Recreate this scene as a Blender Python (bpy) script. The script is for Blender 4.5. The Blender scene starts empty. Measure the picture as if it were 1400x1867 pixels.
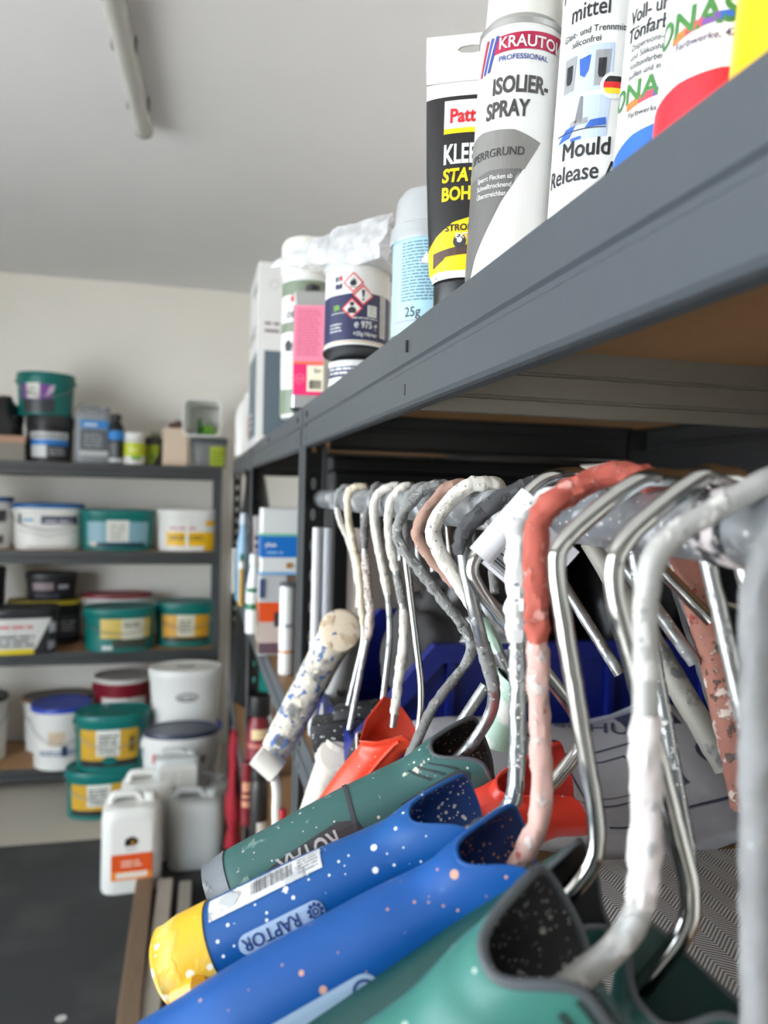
import bpy, bmesh, math, random
from math import sin, cos, pi, radians as R, tan, atan2
from mathutils import Vector, Matrix, noise, Euler

random.seed(7)
SC = bpy.context.scene
COL = SC.collection

# ------------------------------------------------------------------ camera
CAMZ = 1.45                         # eye height above the garage floor
YAW, PITCH, ROLL = math.atan(345 / 1400), R(1.30), 0.025
CP = Vector((0, 0, CAMZ))
_f0 = Vector((sin(YAW), cos(YAW), 0)); _r0 = Vector((cos(YAW), -sin(YAW), 0)); _z = Vector((0, 0, 1))
FW = _f0 * cos(PITCH) - _z * sin(PITCH)
_up = _z * cos(PITCH) + _f0 * sin(PITCH)
RT = _r0 * cos(ROLL) + _up * sin(ROLL)
UP = _up * cos(ROLL) - _r0 * sin(ROLL)
cd = bpy.data.cameras.new('camera'); cam = bpy.data.objects.new('camera', cd); COL.objects.link(cam)
cd.sensor_fit = 'HORIZONTAL'; cd.sensor_width = 36; cd.lens = 36.0
m3 = Matrix((RT, UP, -FW)).transposed()
cam.matrix_world = Matrix.Translation(CP) @ m3.to_4x4()
cd.clip_start = 0.01
cd.dof.use_dof = True; cd.dof.focus_distance = 0.50; cd.dof.aperture_fstop = 9.0
SC.camera = cam

# ------------------------------------------------------------------ light
SC.view_settings.view_transform = 'Standard'; SC.view_settings.look = 'None'
SC.view_settings.gamma = 1; SC.view_settings.use_curve_mapping = False
SC.view_settings.exposure = 0.22
w = bpy.data.worlds.new('sky'); SC.world = w; w.use_nodes = True
bg = w.node_tree.nodes['Background']
bg.inputs[0].default_value = (0.80, 0.90, 1.0, 1); bg.inputs[1].default_value = 9.0
sun = bpy.data.objects.new('sun', bpy.data.lights.new('sun', 'SUN')); COL.objects.link(sun)
sun.data.energy = 36; sun.data.angle = R(0.5); sun.data.color = (1, .975, .94)
sun.rotation_euler = Vector((-0.12, 0.75, -0.62)).to_track_quat('-Z', 'Y').to_euler()

# ------------------------------------------------------------------ helpers: places
def proj(p):
    q = Vector(p) - CP; d = q.dot(FW)
    return 700 + 1400 * q.dot(RT) / d, 933.5 - 1400 * q.dot(UP) / d, d
def ray(u, v): return FW + RT * ((u - 700) / 1400) - UP * ((v - 933.5) / 1400)
def P(u, v, d): return CP + ray(u, v) * d
def PX(u, v, X): r = ray(u, v); return CP + r * (X / r.x)
def PY(u, v, Y): r = ray(u, v); return CP + r * (Y / r.y)
def PZ(u, v, Z): r = ray(u, v); return CP + r * ((Z - CAMZ) / r.z)

# ------------------------------------------------------------------ helpers: materials
def lin(c):
    c = c / 255.0
    return c / 12.92 if c <= 0.04045 else ((c + 0.055) / 1.055) ** 2.4
def rgb(c): return (lin(c[0]), lin(c[1]), lin(c[2]), 1)
MC = {}
class NT:
    def __init__(s, name):
        s.m = bpy.data.materials.new(name); s.m.use_nodes = True
        s.t = s.m.node_tree; s.b = s.t.nodes['Principled BSDF']
    def n(s, kind, **kw):
        x = s.t.nodes.new(kind)
        for k, v in kw.items(): setattr(x, k, v)
        return x
    def l(s, a, b): s.t.links.new(a, b)
    def math(s, op, a, b=None, c=None):
        x = s.n('ShaderNodeMath', operation=op)
        for i, v in enumerate((a, b, c)):
            if v is None: continue
            if isinstance(v, (int, float)): x.inputs[i].default_value = v
            else: s.l(v, x.inputs[i])
        return x.outputs[0]
    def mix(s, f, a, b):
        x = s.n('ShaderNodeMix', data_type='RGBA')
        if isinstance(f, (int, float)): x.inputs[0].default_value = f
        else: s.l(f, x.inputs[0])
        for i, v in ((6, a), (7, b)):
            if isinstance(v, tuple): x.inputs[i].default_value = v
            else: s.l(v, x.inputs[i])
        return x.outputs[2]
    def coord(s): return s.n('ShaderNodeTexCoord').outputs['Object']
    def noise(s, scale, detail=3, vec=None):
        x = s.n('ShaderNodeTexNoise'); x.inputs['Scale'].default_value = scale; x.inputs['Detail'].default_value = detail
        s.l(vec or s.coord(), x.inputs['Vector']); return x.outputs['Fac']
    def ramp(s, f, a, b):
        x = s.n('ShaderNodeMapRange'); s.l(f, x.inputs[0]); x.inputs[1].default_value = a; x.inputs[2].default_value = b
        return x.outputs[0]
    def bump(s, h, dist, strength=1):
        x = s.n('ShaderNodeBump'); x.inputs['Distance'].default_value = dist; x.inputs['Strength'].default_value = strength
        s.l(h, x.inputs['Height']); s.l(x.outputs[0], s.b.inputs['Normal'])
def mat(name, c, rough=.5, metal=0.0, var=.06, vs=40, bump=0, spec=None, alpha=None, trans=None):
    if name in MC: return MC[name]
    q = NT(name); a = rgb(c); d = tuple(x * (1 - var) for x in a[:3]) + (1,)
    nz = q.noise(vs)
    q.l(q.mix(nz, a, d), q.b.inputs['Base Color'])
    q.b.inputs['Roughness'].default_value = rough; q.b.inputs['Metallic'].default_value = metal
    if spec is not None: q.b.inputs['Specular IOR Level'].default_value = spec
    if bump: q.bump(nz, bump)
    if alpha is not None: q.b.inputs['Alpha'].default_value = alpha
    if trans is not None: q.b.inputs['Transmission Weight'].default_value = trans
    MC[name] = q.m; return q.m
def splat(name, base, layers, rough=.4, metal=0.0, bump=.0006, dots=None, rough2=.7):
    """base colour with dried paint: layers = (colour, noise scale, threshold, softness); dots = (colour, scale, size, chance)"""
    if name in MC: return MC[name]
    q = NT(name); vec = q.coord(); col = rgb(base); mask = None
    for i, (c, s, th, so) in enumerate(layers):
        off = q.n('ShaderNodeVectorMath', operation='ADD'); q.l(vec, off.inputs[0]); off.inputs[1].default_value = (i * 3.1, i * 1.7, i * 5.3)
        f = q.ramp(q.noise(s, 5, off.outputs[0]), th, th + so)
        col = q.mix(f, col, rgb(c)); mask = f if mask is None else q.math('MAXIMUM', mask, f)
    for (c, s, size, chance) in (dots or []):
        v = q.n('ShaderNodeTexVoronoi'); v.inputs['Scale'].default_value = s; q.l(vec, v.inputs['Vector'])
        sp = q.n('ShaderNodeSeparateColor'); q.l(v.outputs['Color'], sp.inputs[0])
        on = q.math('LESS_THAN', sp.outputs[0], chance)
        rad = q.math('MULTIPLY', sp.outputs[1], size)
        f = q.math('MULTIPLY', on, q.math('LESS_THAN', v.outputs['Distance'], rad))
        col = q.mix(f, col, rgb(c)); mask = f if mask is None else q.math('MAXIMUM', mask, f)
    if isinstance(col, tuple): q.b.inputs['Base Color'].default_value = col
    else: q.l(col, q.b.inputs['Base Color'])
    if mask is not None:
        x = q.n('ShaderNodeMapRange'); q.l(mask, x.inputs[0]); x.inputs[3].default_value = rough; x.inputs[4].default_value = rough2
        q.l(x.outputs[0], q.b.inputs['Roughness'])
        x = q.n('ShaderNodeMapRange'); q.l(mask, x.inputs[0]); x.inputs[3].default_value = metal; x.inputs[4].default_value = 0
        q.l(x.outputs[0], q.b.inputs['Metallic'])
        if bump: q.bump(mask, bump)
    else:
        q.b.inputs['Roughness'].default_value = rough; q.b.inputs['Metallic'].default_value = metal
    MC[name] = q.m; return q.m

# ------------------------------------------------------------------ helpers: objects
def obj(name, bm, m, parent=None, smooth=False, world=False):
    """link a bmesh as one object; world=True: the mesh is in world space and is moved into its parent's space"""
    if world and parent is not None:
        bmesh.ops.transform(bm, matrix=parent['_m'] if False else mw(parent).inverted(), verts=bm.verts)
    me = bpy.data.meshes.new(name); bm.to_mesh(me); bm.free()
    if smooth:
        for p in me.polygons: p.use_smooth = True
        if smooth != 'all':
            try: me.set_sharp_from_angle(angle=R(35))
            except Exception: pass
    me.materials.append(m)
    o = bpy.data.objects.new(name, me); COL.objects.link(o)
    if parent is not None: o.parent = parent
    return o
def mw(o):
    m = Matrix.LocRotScale(o.location, o.rotation_euler, o.scale)
    return mw(o.parent) @ m if o.parent else m
def thing(name, label, cat, loc=(0, 0, 0), rz=0, group=None):
    o = bpy.data.objects.new(name, None); COL.objects.link(o); o.empty_display_size = .02
    o.location = loc; o.rotation_euler = (0, 0, rz); tag(o, label, cat, group); return o
def tag(o, label, cat, group=None):
    o['label'] = label; o['category'] = cat
    if group: o['group'] = group
    return o
def struct(name, bm, m):
    o = obj(name, bm, m); o['kind'] = 'structure'; return o
def box(bm, x0, x1, y0, y1, z0, z1, M=None, bev=0):
    r = bmesh.ops.create_cube(bm, size=1); v = r['verts']
    bmesh.ops.transform(bm, matrix=Matrix.Translation(((x0+x1)/2, (y0+y1)/2, (z0+z1)/2)) @ Matrix.Diagonal((x1-x0, y1-y0, z1-z0, 1)), verts=v)
    if bev:
        e = list({e for q in v for e in q.link_edges})
        v = list({q for f in bmesh.ops.bevel(bm, geom=e, offset=bev, segments=2, affect='EDGES', profile=.5)['faces'] for q in f.verts} | {q for q in v if q.is_valid})
    if M is not None: bmesh.ops.transform(bm, matrix=M, verts=v)
    return bm
def BM(): return bmesh.new()
def boxm(*a, **k): return box(bmesh.new(), *a, **k)
def loft(bm, rings, cap0=True, cap1=True, closed=True):
    vs = [[bm.verts.new(p) for p in r] for r in rings]; n = len(vs[0])
    for a, b in zip(vs, vs[1:]):
        for i in range(n if closed else n - 1):
            j = (i + 1) % n
            bm.faces.new((a[i], a[j], b[j], b[i]))
    if cap0: bm.faces.new(vs[0][::-1])
    if cap1: bm.faces.new(vs[-1])
    return bm
def lathe(prof, n=40, rx=1, ry=1, p=2.0, cap0=True, cap1=True, bm=None):
    """profile [(r, z)] swept about Z on a superellipse of exponent p; rx, ry scale r"""
    bm = bm or bmesh.new(); rings = []
    for r, z in prof:
        ring = []
        for i in range(n):
            a = 2 * pi * i / n; c, s = cos(a), sin(a)
            k = (abs(c) ** p + abs(s) ** p) ** (-1 / p)
            ring.append(Vector((rx * r * c * k, ry * r * s * k, z)))
        rings.append(ring)
    return loft(bm, rings, cap0, cap1)
def frame_along(pts):
    T = []
    for i in range(len(pts)):
        a = pts[max(i-1, 0)]; b = pts[min(i+1, len(pts)-1)]; T.append((b - a).normalized())
    u = Vector((0, 0, 1)) if abs(T[0].z) < .9 else Vector((1, 0, 0))
    n = (u - T[0] * u.dot(T[0])).normalized(); N = [n]
    for i in range(1, len(pts)):
        n = N[-1] - T[i] * N[-1].dot(T[i]); N.append(n.normalized())
    return T, N
def tube(pts, rad, n=14, bm=None, cap=True, amp=0, ns=180, seed=0, tip=False):
    bm = bm or bmesh.new(); T, N = frame_along(pts); rings = []
    for i, p in enumerate(pts):
        r = rad[i] if isinstance(rad, (list, tuple)) else rad
        B = T[i].cross(N[i]); ring = []
        for k in range(n):
            a = 2 * pi * k / n; dirv = N[i] * cos(a) + B * sin(a); q = r
            if amp:
                w_ = p + dirv * r
                q = r + amp * (noise.noise(w_ * ns + Vector((seed, 0, 0))) + .6 * noise.noise(w_ * ns * 2.6 + Vector((0, seed, 0))))
            ring.append(p + dirv * q)
        rings.append(ring)
    return loft(bm, rings, cap, cap)
def smooth_path(pts, rc=.014, seg=.004):
    """polyline with rounded bends, resampled"""
    out = [pts[0].copy()]
    for i in range(1, len(pts) - 1):
        a, b, c = pts[i-1], pts[i], pts[i+1]
        l1 = min(rc, (a-b).length * .49); l2 = min(rc, (c-b).length * .49)
        p0 = b + (a-b).normalized() * l1; p1 = b + (c-b).normalized() * l2
        for k in range(7):
            t = k / 6; out.append(p0 * (1-t)**2 + b * 2*t*(1-t) + p1 * t*t)
    out.append(pts[-1].copy())
    res = [out[0]]
    for a, b in zip(out, out[1:]):
        L = (b-a).length
        if L < 1e-6: continue
        k = max(1, int(L / seg))
        for j in range(1, k+1): res.append(a.lerp(b, j / k))
    return res

# flat print: a 2D bmesh (x right, y up) laid on a surface by wrap(x, y, offset)
def decal(bm, wrap, name, m, parent, off=.0004, step=.004, ystep=None, world=False):
    xs = [v.co.x for v in bm.verts]
    if not xs: bm.free(); return None
    for ax, st in ((0, step), (1, ystep)):
        if not st: continue
        lo = min(v.co[ax] for v in bm.verts); hi = max(v.co[ax] for v in bm.verts)
        k = math.ceil(lo / st)
        while k * st < hi:
            no = [0, 0, 0]; no[ax] = 1; co = [0, 0, 0]; co[ax] = k * st
            bmesh.ops.bisect_plane(bm, geom=bm.verts[:] + bm.edges[:] + bm.faces[:], plane_co=co, plane_no=no, dist=1e-6)
            k += 1
    for v in bm.verts: v.co = wrap(v.co.x, v.co.y, off + v.co.z)
    return obj(name, bm, m, parent, world=world)
def rect(x0, x1, y0, y1, bm=None):
    bm = bm or bmesh.new()
    bm.faces.new([bm.verts.new(q) for q in ((x0, y0, 0), (x1, y0, 0), (x1, y1, 0), (x0, y1, 0))]); return bm
def poly(pts, bm=None):
    bm = bm or bmesh.new()
    f = bm.faces.new([bm.verts.new((x, y, 0)) for x, y in pts])
    bmesh.ops.triangulate(bm, faces=[f]); return bm
def disc(cx, cy, r, bm=None, n=24, ry=None):
    return poly([(cx + r * cos(2*pi*i/n), cy + (ry or r) * sin(2*pi*i/n)) for i in range(n)], bm)
def ring2(pts, w_, bm=None):
    """outline of a convex polygon, w_ thick inwards (scaled about its centre)"""
    bm = bm or bmesh.new(); n = len(pts); cx = sum(p[0] for p in pts)/n; cy = sum(p[1] for p in pts)/n
    r = max(math.hypot(p[0]-cx, p[1]-cy) for p in pts); k = 1 - w_ / r
    A = [bm.verts.new((x, y, 0)) for x, y in pts]; B = [bm.verts.new((cx+(x-cx)*k, cy+(y-cy)*k, 0)) for x, y in pts]
    for i in range(n):
        j = (i+1) % n; bm.faces.new((A[i], A[j], B[j], B[i]))
    return bm
def text(s, size, x=0, y=0, align='LEFT', bold=0.0, sx=1.0, rot=0, bm=None, shear=0):
    dup = bold if 'M' in s else 0; bold = 0 if dup else bold
    cu = bpy.data.curves.new('t', 'FONT'); cu.body = s; cu.size = size; cu.align_x = align; cu.offset = bold * size
    cu.shear = shear; cu.resolution_u = 3; cu.fill_mode = 'FRONT'
    o = bpy.data.objects.new('t', cu); me = bpy.data.meshes.new_from_object(o)
    b2 = bmesh.new(); b2.from_mesh(me)
    if dup:
        for dx, dy in ((-1, 0), (1, 0), (0, 1), (0, -1)):
            k = len(b2.verts); b2.from_mesh(me); b2.verts.ensure_lookup_table()
            for v in b2.verts[k:]: v.co.x += dx * dup * size; v.co.y += dy * dup * size
    bpy.data.objects.remove(o); bpy.data.curves.remove(cu); bpy.data.meshes.remove(me)
    bmesh.ops.transform(b2, matrix=Matrix.Translation((x, y, 0)) @ Matrix.Rotation(rot, 4, 'Z') @ Matrix.Diagonal((sx, 1, 1, 1)), verts=b2.verts)
    if bm is None: return b2
    me = bpy.data.meshes.new('t'); b2.to_mesh(me); b2.free(); bm.from_mesh(me); bpy.data.meshes.remove(me); return bm
def lines(x0, x1, ys, h, bm=None, rnd=None, gap=.0):
    """rows of tiny unreadable print as broken bars"""
    bm = bm or bmesh.new(); rnd = rnd or random.Random(3)
    for y in ys:
        x = x0; end = x1 - rnd.random() * (x1-x0) * .15
        while x < end:
            L = h * (2 + rnd.random() * 6); rect(x, min(x+L, end), y, y+h, bm); x += L + h * .8
    return bm
def barcode(x0, x1, y0, y1, bm=None, seed=1):
    bm = bm or bmesh.new(); r = random.Random(seed); x = x0; u = (x1-x0) / 60
    while x < x1 - u:
        k = u * r.choice((1, 1, 2, 3)); rect(x, min(x+k, x1), y0, y1, bm); x += k + u * r.choice((1, 1, 2))
    return bm
def cylwrap(r, rtop=None, h=1, rot=0):
    """x = arc length from the front line (local -Y turned by rot), y = height"""
    def f(x, y, o):
        rr = r if rtop is None else r + (rtop - r) * y / h
        a = x / r + rot
        return Vector(((rr + o) * sin(a), -(rr + o) * cos(a), y))
    return f
def flatwrap(org, ex, ey):
    ex = Vector(ex).normalized(); ey = Vector(ey).normalized(); nz = ex.cross(ey); org = Vector(org)
    return lambda x, y, o: org + ex * x + ey * y + nz * o

# ------------------------------------------------------------------ the setting
def wallmat(name, c, bumpd=.0012, rough=.85):
    q = NT(name); a = rgb(c); nz = q.noise(3, 4); n2 = q.noise(160, 3)
    q.l(q.mix(nz, a, tuple(x * .94 for x in a[:3]) + (1,)), q.b.inputs['Base Color'])
    q.b.inputs['Roughness'].default_value = rough; q.bump(n2, bumpd); return q.m
M_WALL = wallmat('painted_plaster', (246, 241, 231)); M_CEIL = wallmat('ceiling_paint', (236, 236, 237), .0006)
M_FLOOR = wallmat('sealed_screed', (186, 178, 164), .0004, .55)
X0, X1, Y0, Y1, ZC = -2.6, 1.05, -2.3, 4.44, 2.57
struct('floor', boxm(X0, X1, Y0, Y1, -.15, 0), M_FLOOR)
struct('ceiling', boxm(X0-.2, X1+.2, Y0-.2, Y1+.2, ZC, ZC+.2), M_CEIL)
struct('wall_back', boxm(X0-.2, X1+.2, Y1, Y1+.2, 0, ZC), M_WALL)
struct('wall_right', boxm(X1, X1+.2, Y0, Y1, 0, ZC), M_WALL)
struct('wall_front', boxm(X0-.2, X1+.2, Y0-.2, Y0, 0, ZC), wallmat('darkened_front_wall', (120, 118, 114)))  # unseen wall, coloured dark as if unlit for the wires to mirror
bm = boxm(X0-.2, X0, Y0, -1.9, 0, ZC); box(bm, X0-.2, X0, 2.0, Y1, 0, ZC); box(bm, X0-.2, X0, -1.9, 2.0, 2.2, ZC)
struct('wall_left', bm, M_WALL)
struct('ground_outside', boxm(-16, X0, -14, 16, -.2, -.03), wallmat('driveway_concrete', (178, 176, 172)))

# ------------------------------------------------------------------ shelving racks
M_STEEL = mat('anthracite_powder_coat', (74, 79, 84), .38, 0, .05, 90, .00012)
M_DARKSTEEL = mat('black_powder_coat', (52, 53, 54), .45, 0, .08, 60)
M_GALV = mat('galvanised_sheet', (150, 147, 138), .42, .55, .12, 30)
def boardmat():
    q = NT('hardboard'); v = q.n('ShaderNodeMapping'); q.l(q.coord(), v.inputs[0]); v.inputs['Scale'].default_value = (6, 60, 6)
    f = q.noise(9, 6, v.outputs[0])
    q.l(q.mix(f, rgb((176, 136, 94)), rgb((146, 105, 66))), q.b.inputs['Base Color']); q.b.inputs['Roughness'].default_value = .6
    return q.m
M_BOARD = boardmat()
BH = .064
M_POST = mat('shaded_post_coat', (62, 65, 69), .42, 0, .05, 90)  # same coat as the beams, with shade painted in as a darker tone
BPROF = [(0, BH), (0, .0365), (-.0022, .0345), (-.0022, .031), (.0016, .028), (.0016, .0035), (-.0004, .0008), (-.004, 0), (-.012, 0), (-.012, .0016),
         (-.0035, .0018), (-.001, .004), (-.001, .0275), (-.0042, .0305), (-.0042, .035), (-.0022, .037), (-.0022, .052), (-.022, .052), (-.022, .0535), (-.0022, .0535), (-.0022, BH)]
def extrude_profile(prof, L, place):
    """prof points (out, z) swept for length L; place(t, out, z) -> Vector"""
    bm = bmesh.new(); loft(bm, [[place(t, o, z) for o, z in prof] for t in (0, L)]); bmesh.ops.recalc_face_normals(bm, faces=bm.faces); return bm
def holed_plate(length, width, pitch, hw, hh, place, th=.0018):
    """plate in (s across, t along) with an upright oval slot per pitch"""
    bm = bmesh.new(); n = int(length / pitch)
    for side in (0, th):
        for k in range(n):
            t0 = k * pitch; t1 = length if k == n-1 else t0 + pitch; tc = t0 + pitch/2
            O = [(0, t0), (width/2, t0), (width, t0), (width, tc), (width, t1), (width/2, t1), (0, t1), (0, tc)]
            I = []
            for (a, b) in ((-.7, -.75), (0, -1), (.7, -.75), (1, 0), (.7, .75), (0, 1), (-.7, .75), (-1, 0)): I.append((width/2 + a*hw, tc + b*hh))
            vo = [bm.verts.new(place(s, t, side)) for s, t in O]; vi = [bm.verts.new(place(s, t, side)) for s, t in I]
            for i in range(8):
                j = (i+1) % 8; bm.faces.new((vo[i], vo[j], vi[j], vi[i]))
    bmesh.ops.recalc_face_normals(bm, faces=bm.faces); return bm
def rack(label, loc, rz, L, tiers, D=.60, bars=(), beam_m=None, seed=1):
    t = thing('shelving_rack', label, 'shelving', loc, rz, None)
    H = tiers[0]; wp = .034; bmt = beam_m or M_STEEL
    for ix, x in enumerate((0, L)):
        sx = 1 if ix == 0 else -1
        for iy, y in enumerate((0, D)):
            sy = 1 if iy == 0 else -1
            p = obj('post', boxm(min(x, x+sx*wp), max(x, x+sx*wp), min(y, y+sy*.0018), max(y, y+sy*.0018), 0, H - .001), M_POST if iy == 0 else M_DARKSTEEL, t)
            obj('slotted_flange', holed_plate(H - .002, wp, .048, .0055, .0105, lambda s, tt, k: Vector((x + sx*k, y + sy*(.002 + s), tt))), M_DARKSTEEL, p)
            fb = boxm(min(x-.002*sx, x+sx*(wp+.002)), max(x-.002*sx, x+sx*(wp+.002)), min(y-.002*sy, y+sy*(wp+.002)), max(y-.002*sy, y+sy*(wp+.002)), -.0005, .006)
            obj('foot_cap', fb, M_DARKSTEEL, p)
    for z in tiers:
        zb = z - BH
        b = obj('beam', extrude_profile(BPROF, L - .012, lambda s, o, q: Vector((.006 + s, -.0003 - o, zb + q))), bmt, t)
        for xx in (.05, L/2, L-.05):
            for zz in (.014, .048):
                sb = boxm(xx-.0012, xx+.0012, -.0024, -.0009 + .0012, zb+zz-.0045, zb+zz+.0045)
                obj('rivet_slot', sb, M_DARKSTEEL, b)
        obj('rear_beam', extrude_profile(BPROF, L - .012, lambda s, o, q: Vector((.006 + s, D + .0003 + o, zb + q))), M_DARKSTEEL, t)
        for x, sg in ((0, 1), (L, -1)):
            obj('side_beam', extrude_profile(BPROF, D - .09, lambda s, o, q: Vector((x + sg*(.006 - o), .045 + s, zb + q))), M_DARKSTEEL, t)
        for xb in bars:
            prof = [(0, .0535), (0, .0350), (-.002, .0340), (-.002, .0325), (0, .0315), (0, .0145), (-.002, .0135), (-.002, .012), (0, .011), (0, 0), (-.010, 0), (-.010, .002), (-.004, .003), (-.004, .0535)]
            obj('cross_bar', extrude_profile(prof, D - .03, lambda s, o, q: Vector((xb + o, .015 + s, zb + q))), M_GALV, t)
        obj('shelf_board', boxm(.004, L-.004, .0025, D-.0025, z - .0105, z - .0015), M_BOARD, t)
    return t
TR = [1.5825, 1.09, .60, .11]; TL = [1.567, 1.142, .655, .098]
XB = .16
rack('nearest grey metal rack with the steel pipe slung beneath its top shelf', (XB, 1.188, 0), -pi/2, 1.21, TR, bars=(.603,))
rack('middle rack along the right wall, just beyond the first dark slotted post', (XB, 2.302, 0), -pi/2, 1.11, TR)
rack('farthest rack of the right-hand row, ending beside the bucket shelves', (XB, 3.417, 0), -pi/2, 1.11, TR)
rack('dark grey rack along the back wall, loaded with paint buckets', (-1.16, 3.93, 0), 0, 1.29, TL, D=.45, beam_m=mat('dark_grey_coat', (54, 55, 55), .45))

# ceiling batten light (off)
c0 = PZ(262, 247, ZC - .045); lx = c0.x
t = thing('ceiling_light', 'long unlit batten light with a clear ribbed cover under the ceiling', 'light', (lx - .031, c0.y - .75, ZC), -.042)
obj('housing', boxm(-.017, .017, -.74, .74, -.022, 0, bev=.004), mat('lamp_grey', (176, 174, 168), .5), t)
pr = [(.025, -.014), (.027, -.026), (.024, -.042), (.015, -.052), (0, -.056), (-.015, -.052), (-.024, -.042), (-.027, -.026), (-.025, -.014)]
bm = bmesh.new(); loft(bm, [[Vector((a, y, b)) for a, b in pr] for y in (-.742, .742)]); 
cov = obj('diffuser_cover', bm, mat('lamp_cover', (190, 190, 184), .25, 0, .1, 20), t, smooth=True)
for yy in (-.75, .735):
    bm = bmesh.new(); loft(bm, [[Vector((a*1.04, y, b*1.03+.001)) for a, b in pr] for y in (yy, yy+.018)]); obj('end_cap', bm, mat('lamp_end', (140, 138, 132), .5), t)
for k in range(-2, 3):
    obj('clip', boxm(.0262, .0305, k*.3-.012, k*.3+.012, -.036, -.006), mat('lamp_clip', (110, 108, 104), .4), t)
    obj('clip', boxm(-.0305, -.0262, k*.3-.012, k*.3+.012, -.036, -.006), mat('lamp_clip', (110, 108, 104), .4), t)

# dark rubber mat on the garage floor
bm = boxm(-2.2, .10, -1.2, PZ(150, 1532, .006).y, 0, .006)
tag(obj('floor_mat', bm, splat('dark_mat', (52, 53, 53), [((70, 70, 69), 3, .5, .3)], .9, 0, .0008, dots=[((190, 188, 182), 9, .22, .08)])), 'dark grey rubber mat covering the garage floor in the aisle', 'mat')

# ------------------------------------------------------------------ the pipe the rollers hang on
PXX, PZZ, PR_ = .19, CAMZ - .0086, .0140
def pipe_y(u):
    lo, hi = .02, 1.6
    for _ in range(40):
        m = (lo + hi) / 2
        if proj((PXX, m, PZZ))[0] > u: lo = m
        else: hi = m
    return lo
M_PIPE = splat('galvanised_pipe', (152, 156, 160), [((196, 198, 198), 50, .52, .2), ((112, 114, 116), 90, .6, .1)], .38, .75, .0003, dots=[((225, 222, 216), 420, .35, .3)])
t = thing('hanging_pipe', 'thick galvanised steel pipe under the top shelf that all the roller frames hang from', 'pipe', (PXX, .6, PZZ))
bm = tube([Vector((0, y, 0)) for y in (-.62, -.3, 0, .3, .566)], PR_, 32); obj('tube', bm, M_PIPE, t, smooth=True)
bm = tube([Vector((0, .566, 0)), Vector((0, .568, 0)), Vector((0, .572, 0)), Vector((0, .575, 0))], [PR_+.0006, PR_+.001, PR_-.001, PR_-.006], 32); obj('end_cap', bm, M_PIPE, t, smooth=True)
for yy in (-.55, .548):
    bm = tube([Vector((0, yy + k, 0)) for k in (0, .016)], PR_ + .0012, 24); box(bm, -.003, .003, yy+.002, yy+.014, PR_, CAMZ + .0695 - PZZ)
    obj('hanger_strap', bm, M_DARKSTEEL, t)
for yy, s in ((pipe_y(1345) - .6, 2),):
    bm = tube([Vector((0, yy - .008, 0)), Vector((0, yy + .008, 0))], PR_ + .0012, 24, amp=.0006); obj('tape_ring', bm, splat('painty_tape', (58, 60, 62), [((200, 190, 188), 90, .5, .06)], .6), t, smooth=True)

# ------------------------------------------------------------------ spray cans and tins on the top shelf of the right-hand racks
ZT = TR[0]
WHITE = (240, 240, 240)
M_WH = mat('white_gloss', (226, 226, 224), .3, 0, .02); M_BK = mat('black_plastic', (26, 26, 28), .42); M_INK = mat('black_ink', (38, 38, 42), .5, 0, .02)
M_TIN = mat('tin_metal', (190, 190, 188), .28, .9)
def dmat(c, rough=.4): return mat('print_%d_%d_%d' % c, c, rough, 0, .02)
def place_u(uL, uR, dia):
    """distance at which a cylinder of this diameter spans uL..uR; returns its axis X, Y"""
    d = dia * 1400 / (uR - uL); p = P((uL+uR)/2, 900, d); return p.x, p.y
def facing(x, y): return atan2(x - CP.x, y - CP.y)   # rotation that turns a thing's front (-Y) to the lens is -facing
def lean(o, ang):
    """tip a thing over sideways (as seen from the aisle) by ang degrees"""
    d = Vector((o.location.x, o.location.y, 0)).normalized()
    o.rotation_euler = (Matrix.Rotation(R(ang), 3, d) @ Matrix.Rotation(o.rotation_euler.z, 3, 'Z')).to_euler()
def can(label, x, y, r, h, bodym, cat='spray can', name='spray_can', z=ZT, rz=None, top=None, dome=True):
    t = thing(name, label, cat, (x, y, z), -facing(x, y) if rz is None else rz)
    b = obj('body', lathe([(r-.003, .0), (r, .002), (r, .004), (r, .006), (r, h-.001), (r, h)], 56), bodym, t, smooth=True)
    obj('bottom_rim', lathe([(r-.004, -.0003), (r+.0006, 0), (r+.0008, .003), (r, .0045)], 48), M_TIN if name != 'spray_can' else M_BK, t, smooth=True)
    if dome:
        obj('shoulder', lathe([(r+.0008, h-.001), (r+.001, h+.0025), (r-.001, h+.004), (r*.86, h+.010), (r*.6, h+.017), (r*.42, h+.019)], 48), M_TIN, t, smooth=True)
        obj('cap', lathe([(r*.90, h+.0042), (r*.91, h+.007), (r*.88, h+.028), (r*.84, h+.05), (r*.78, h+.056), (r*.4, h+.059)], 48), top or M_WH, t, smooth=True)
    return t, b
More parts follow.
